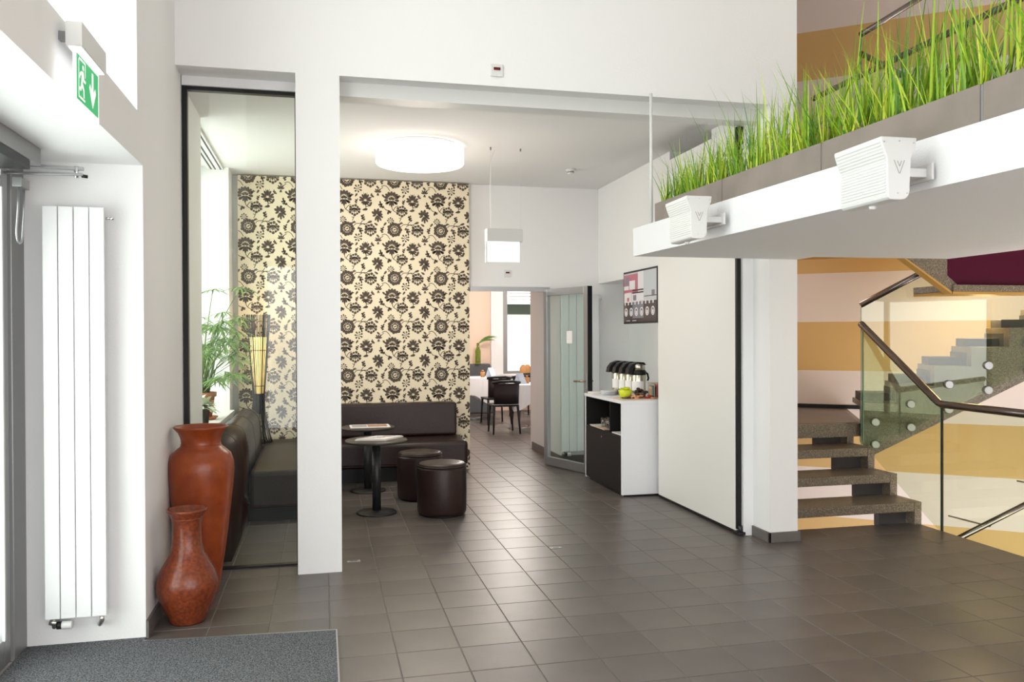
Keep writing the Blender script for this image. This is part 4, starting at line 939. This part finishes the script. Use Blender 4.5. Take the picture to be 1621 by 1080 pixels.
MB().lathe([(.001, 0), (.055, 0), (.058, .05), (.058, .26), (.03, .34), (.028, .42), (.024, .42), (.025, .33), (.05, .25), (.05, .02), (.001, .015)], n=20).build('body', 'greenglass', t)
lm = MB(); rr = random.Random(9)
for k in range(16):
    a = rr.uniform(-.9, 1.2); leafblade((0, 0, .4), (math.cos(a)*.8, rr.uniform(-.3, .1), .6), (0, 1, 0), rr.uniform(.35, .6), .02, lm)
lm.build('leaves', 'leaf', t)
for lab, x, y in (('pale blue folded card on the near dining table', 3.22, 13.1), ('pale blue folded card on the left dining table', 3.06, 14.72)):
    t = thing('menu_card', lab, 'card', (x, y, .752 if y < 14 else .782))
    MB().obox((0, 0, .09), (.05, .0, 0), (0, .002, 0), (-.03, .02, .09)).build('front_leaf', 'napkin', t); MB().obox((-.05, .05, .09), (.05, 0, 0), (0, .002, 0), (.02, -.03, .09)).build('back_leaf', 'napkin', t)
for lab, x, y, z in (('small wooden menage pot on the left dining table', 2.90, 14.85, .782), ('small wooden menage pot on the near dining table', 3.33, 13.2, .752)):
    t = thing('condiment_pot', lab, 'pot', (x, y, z)); MB().lathe([(.001, 0), (.04, 0), (.045, .1), (.04, .1), (.035, .01), (.001, .01)], n=16).build('body', 'amber', t); MB().lathe([(.001, .095), (.02, .095), (.02, .13), (.001, .135)], n=12).build('lid', 'amber', t)
t = thing('basket_display', 'group of brown baskets on the far window table', 'basket', (4.05, 15.55, .762))
for k in range(5): MB().lathe([(.001, 0), (.05, 0), (.08, .08), (.07, .16), (.03, .22), (.026, .22), (.06, .15), (.001, .02)], (-.2 + .1*k, .05*(k % 2), 0), 16).build('basket', 'amber', t)
# slat blind and awning at the dining window
t = thing('venetian_blind', 'horizontal slat blind at the top of the dining window', 'blind', (4.27, 16.44, 2.2))
for k in range(7): MB().obox((0, 0, .03 + .068*k), (.52, 0, 0), (0, .025, .012), (0, -.001, .003)).build('slat', 'plastic' if k % 2 else 'alu', t)
MB().box(-.52, .52, -.03, .03, .50, .55).build('head_rail', 'alu', t)
tag(MB().box(3.4, 5.4, 16.8, 17.3, 2.0, 2.22).build('street_awning', 'awning', None, .01), 'dark green awning strip outside the dining window', 'awning')
t = thing('street_building', 'pale building across the street outside the dining window', 'building', (6.5, 26, -2))
MB().box(-6, 8, 0, 3, 0, 3.75).build('lower_wall', 'facade', t); MB().box(-6, 8, .02, 3, 3.75, 4.35).build('upper_wall', 'facadey', t); MB().box(-6, 8, -.2, 3, 4.35, 12).build('top_wall', 'facade', t)
for k in range(10): MB().box(-5 + 1.3*k, -4.6 + 1.3*k, -.03, .05, 3.8, 4.25).build('window', 'alud', t)
L_ = bpy.data.lights.new('dining_fill', 'POINT'); L_.energy = 220; L_.color = (1, .92, .84); L_.shadow_soft_size = .3  # unseen point light added to brighten the dining room
Lo = bpy.data.objects.new('dining_fill', L_); COL.objects.link(Lo); Lo.location = (3.2, 13.8, 2.6)
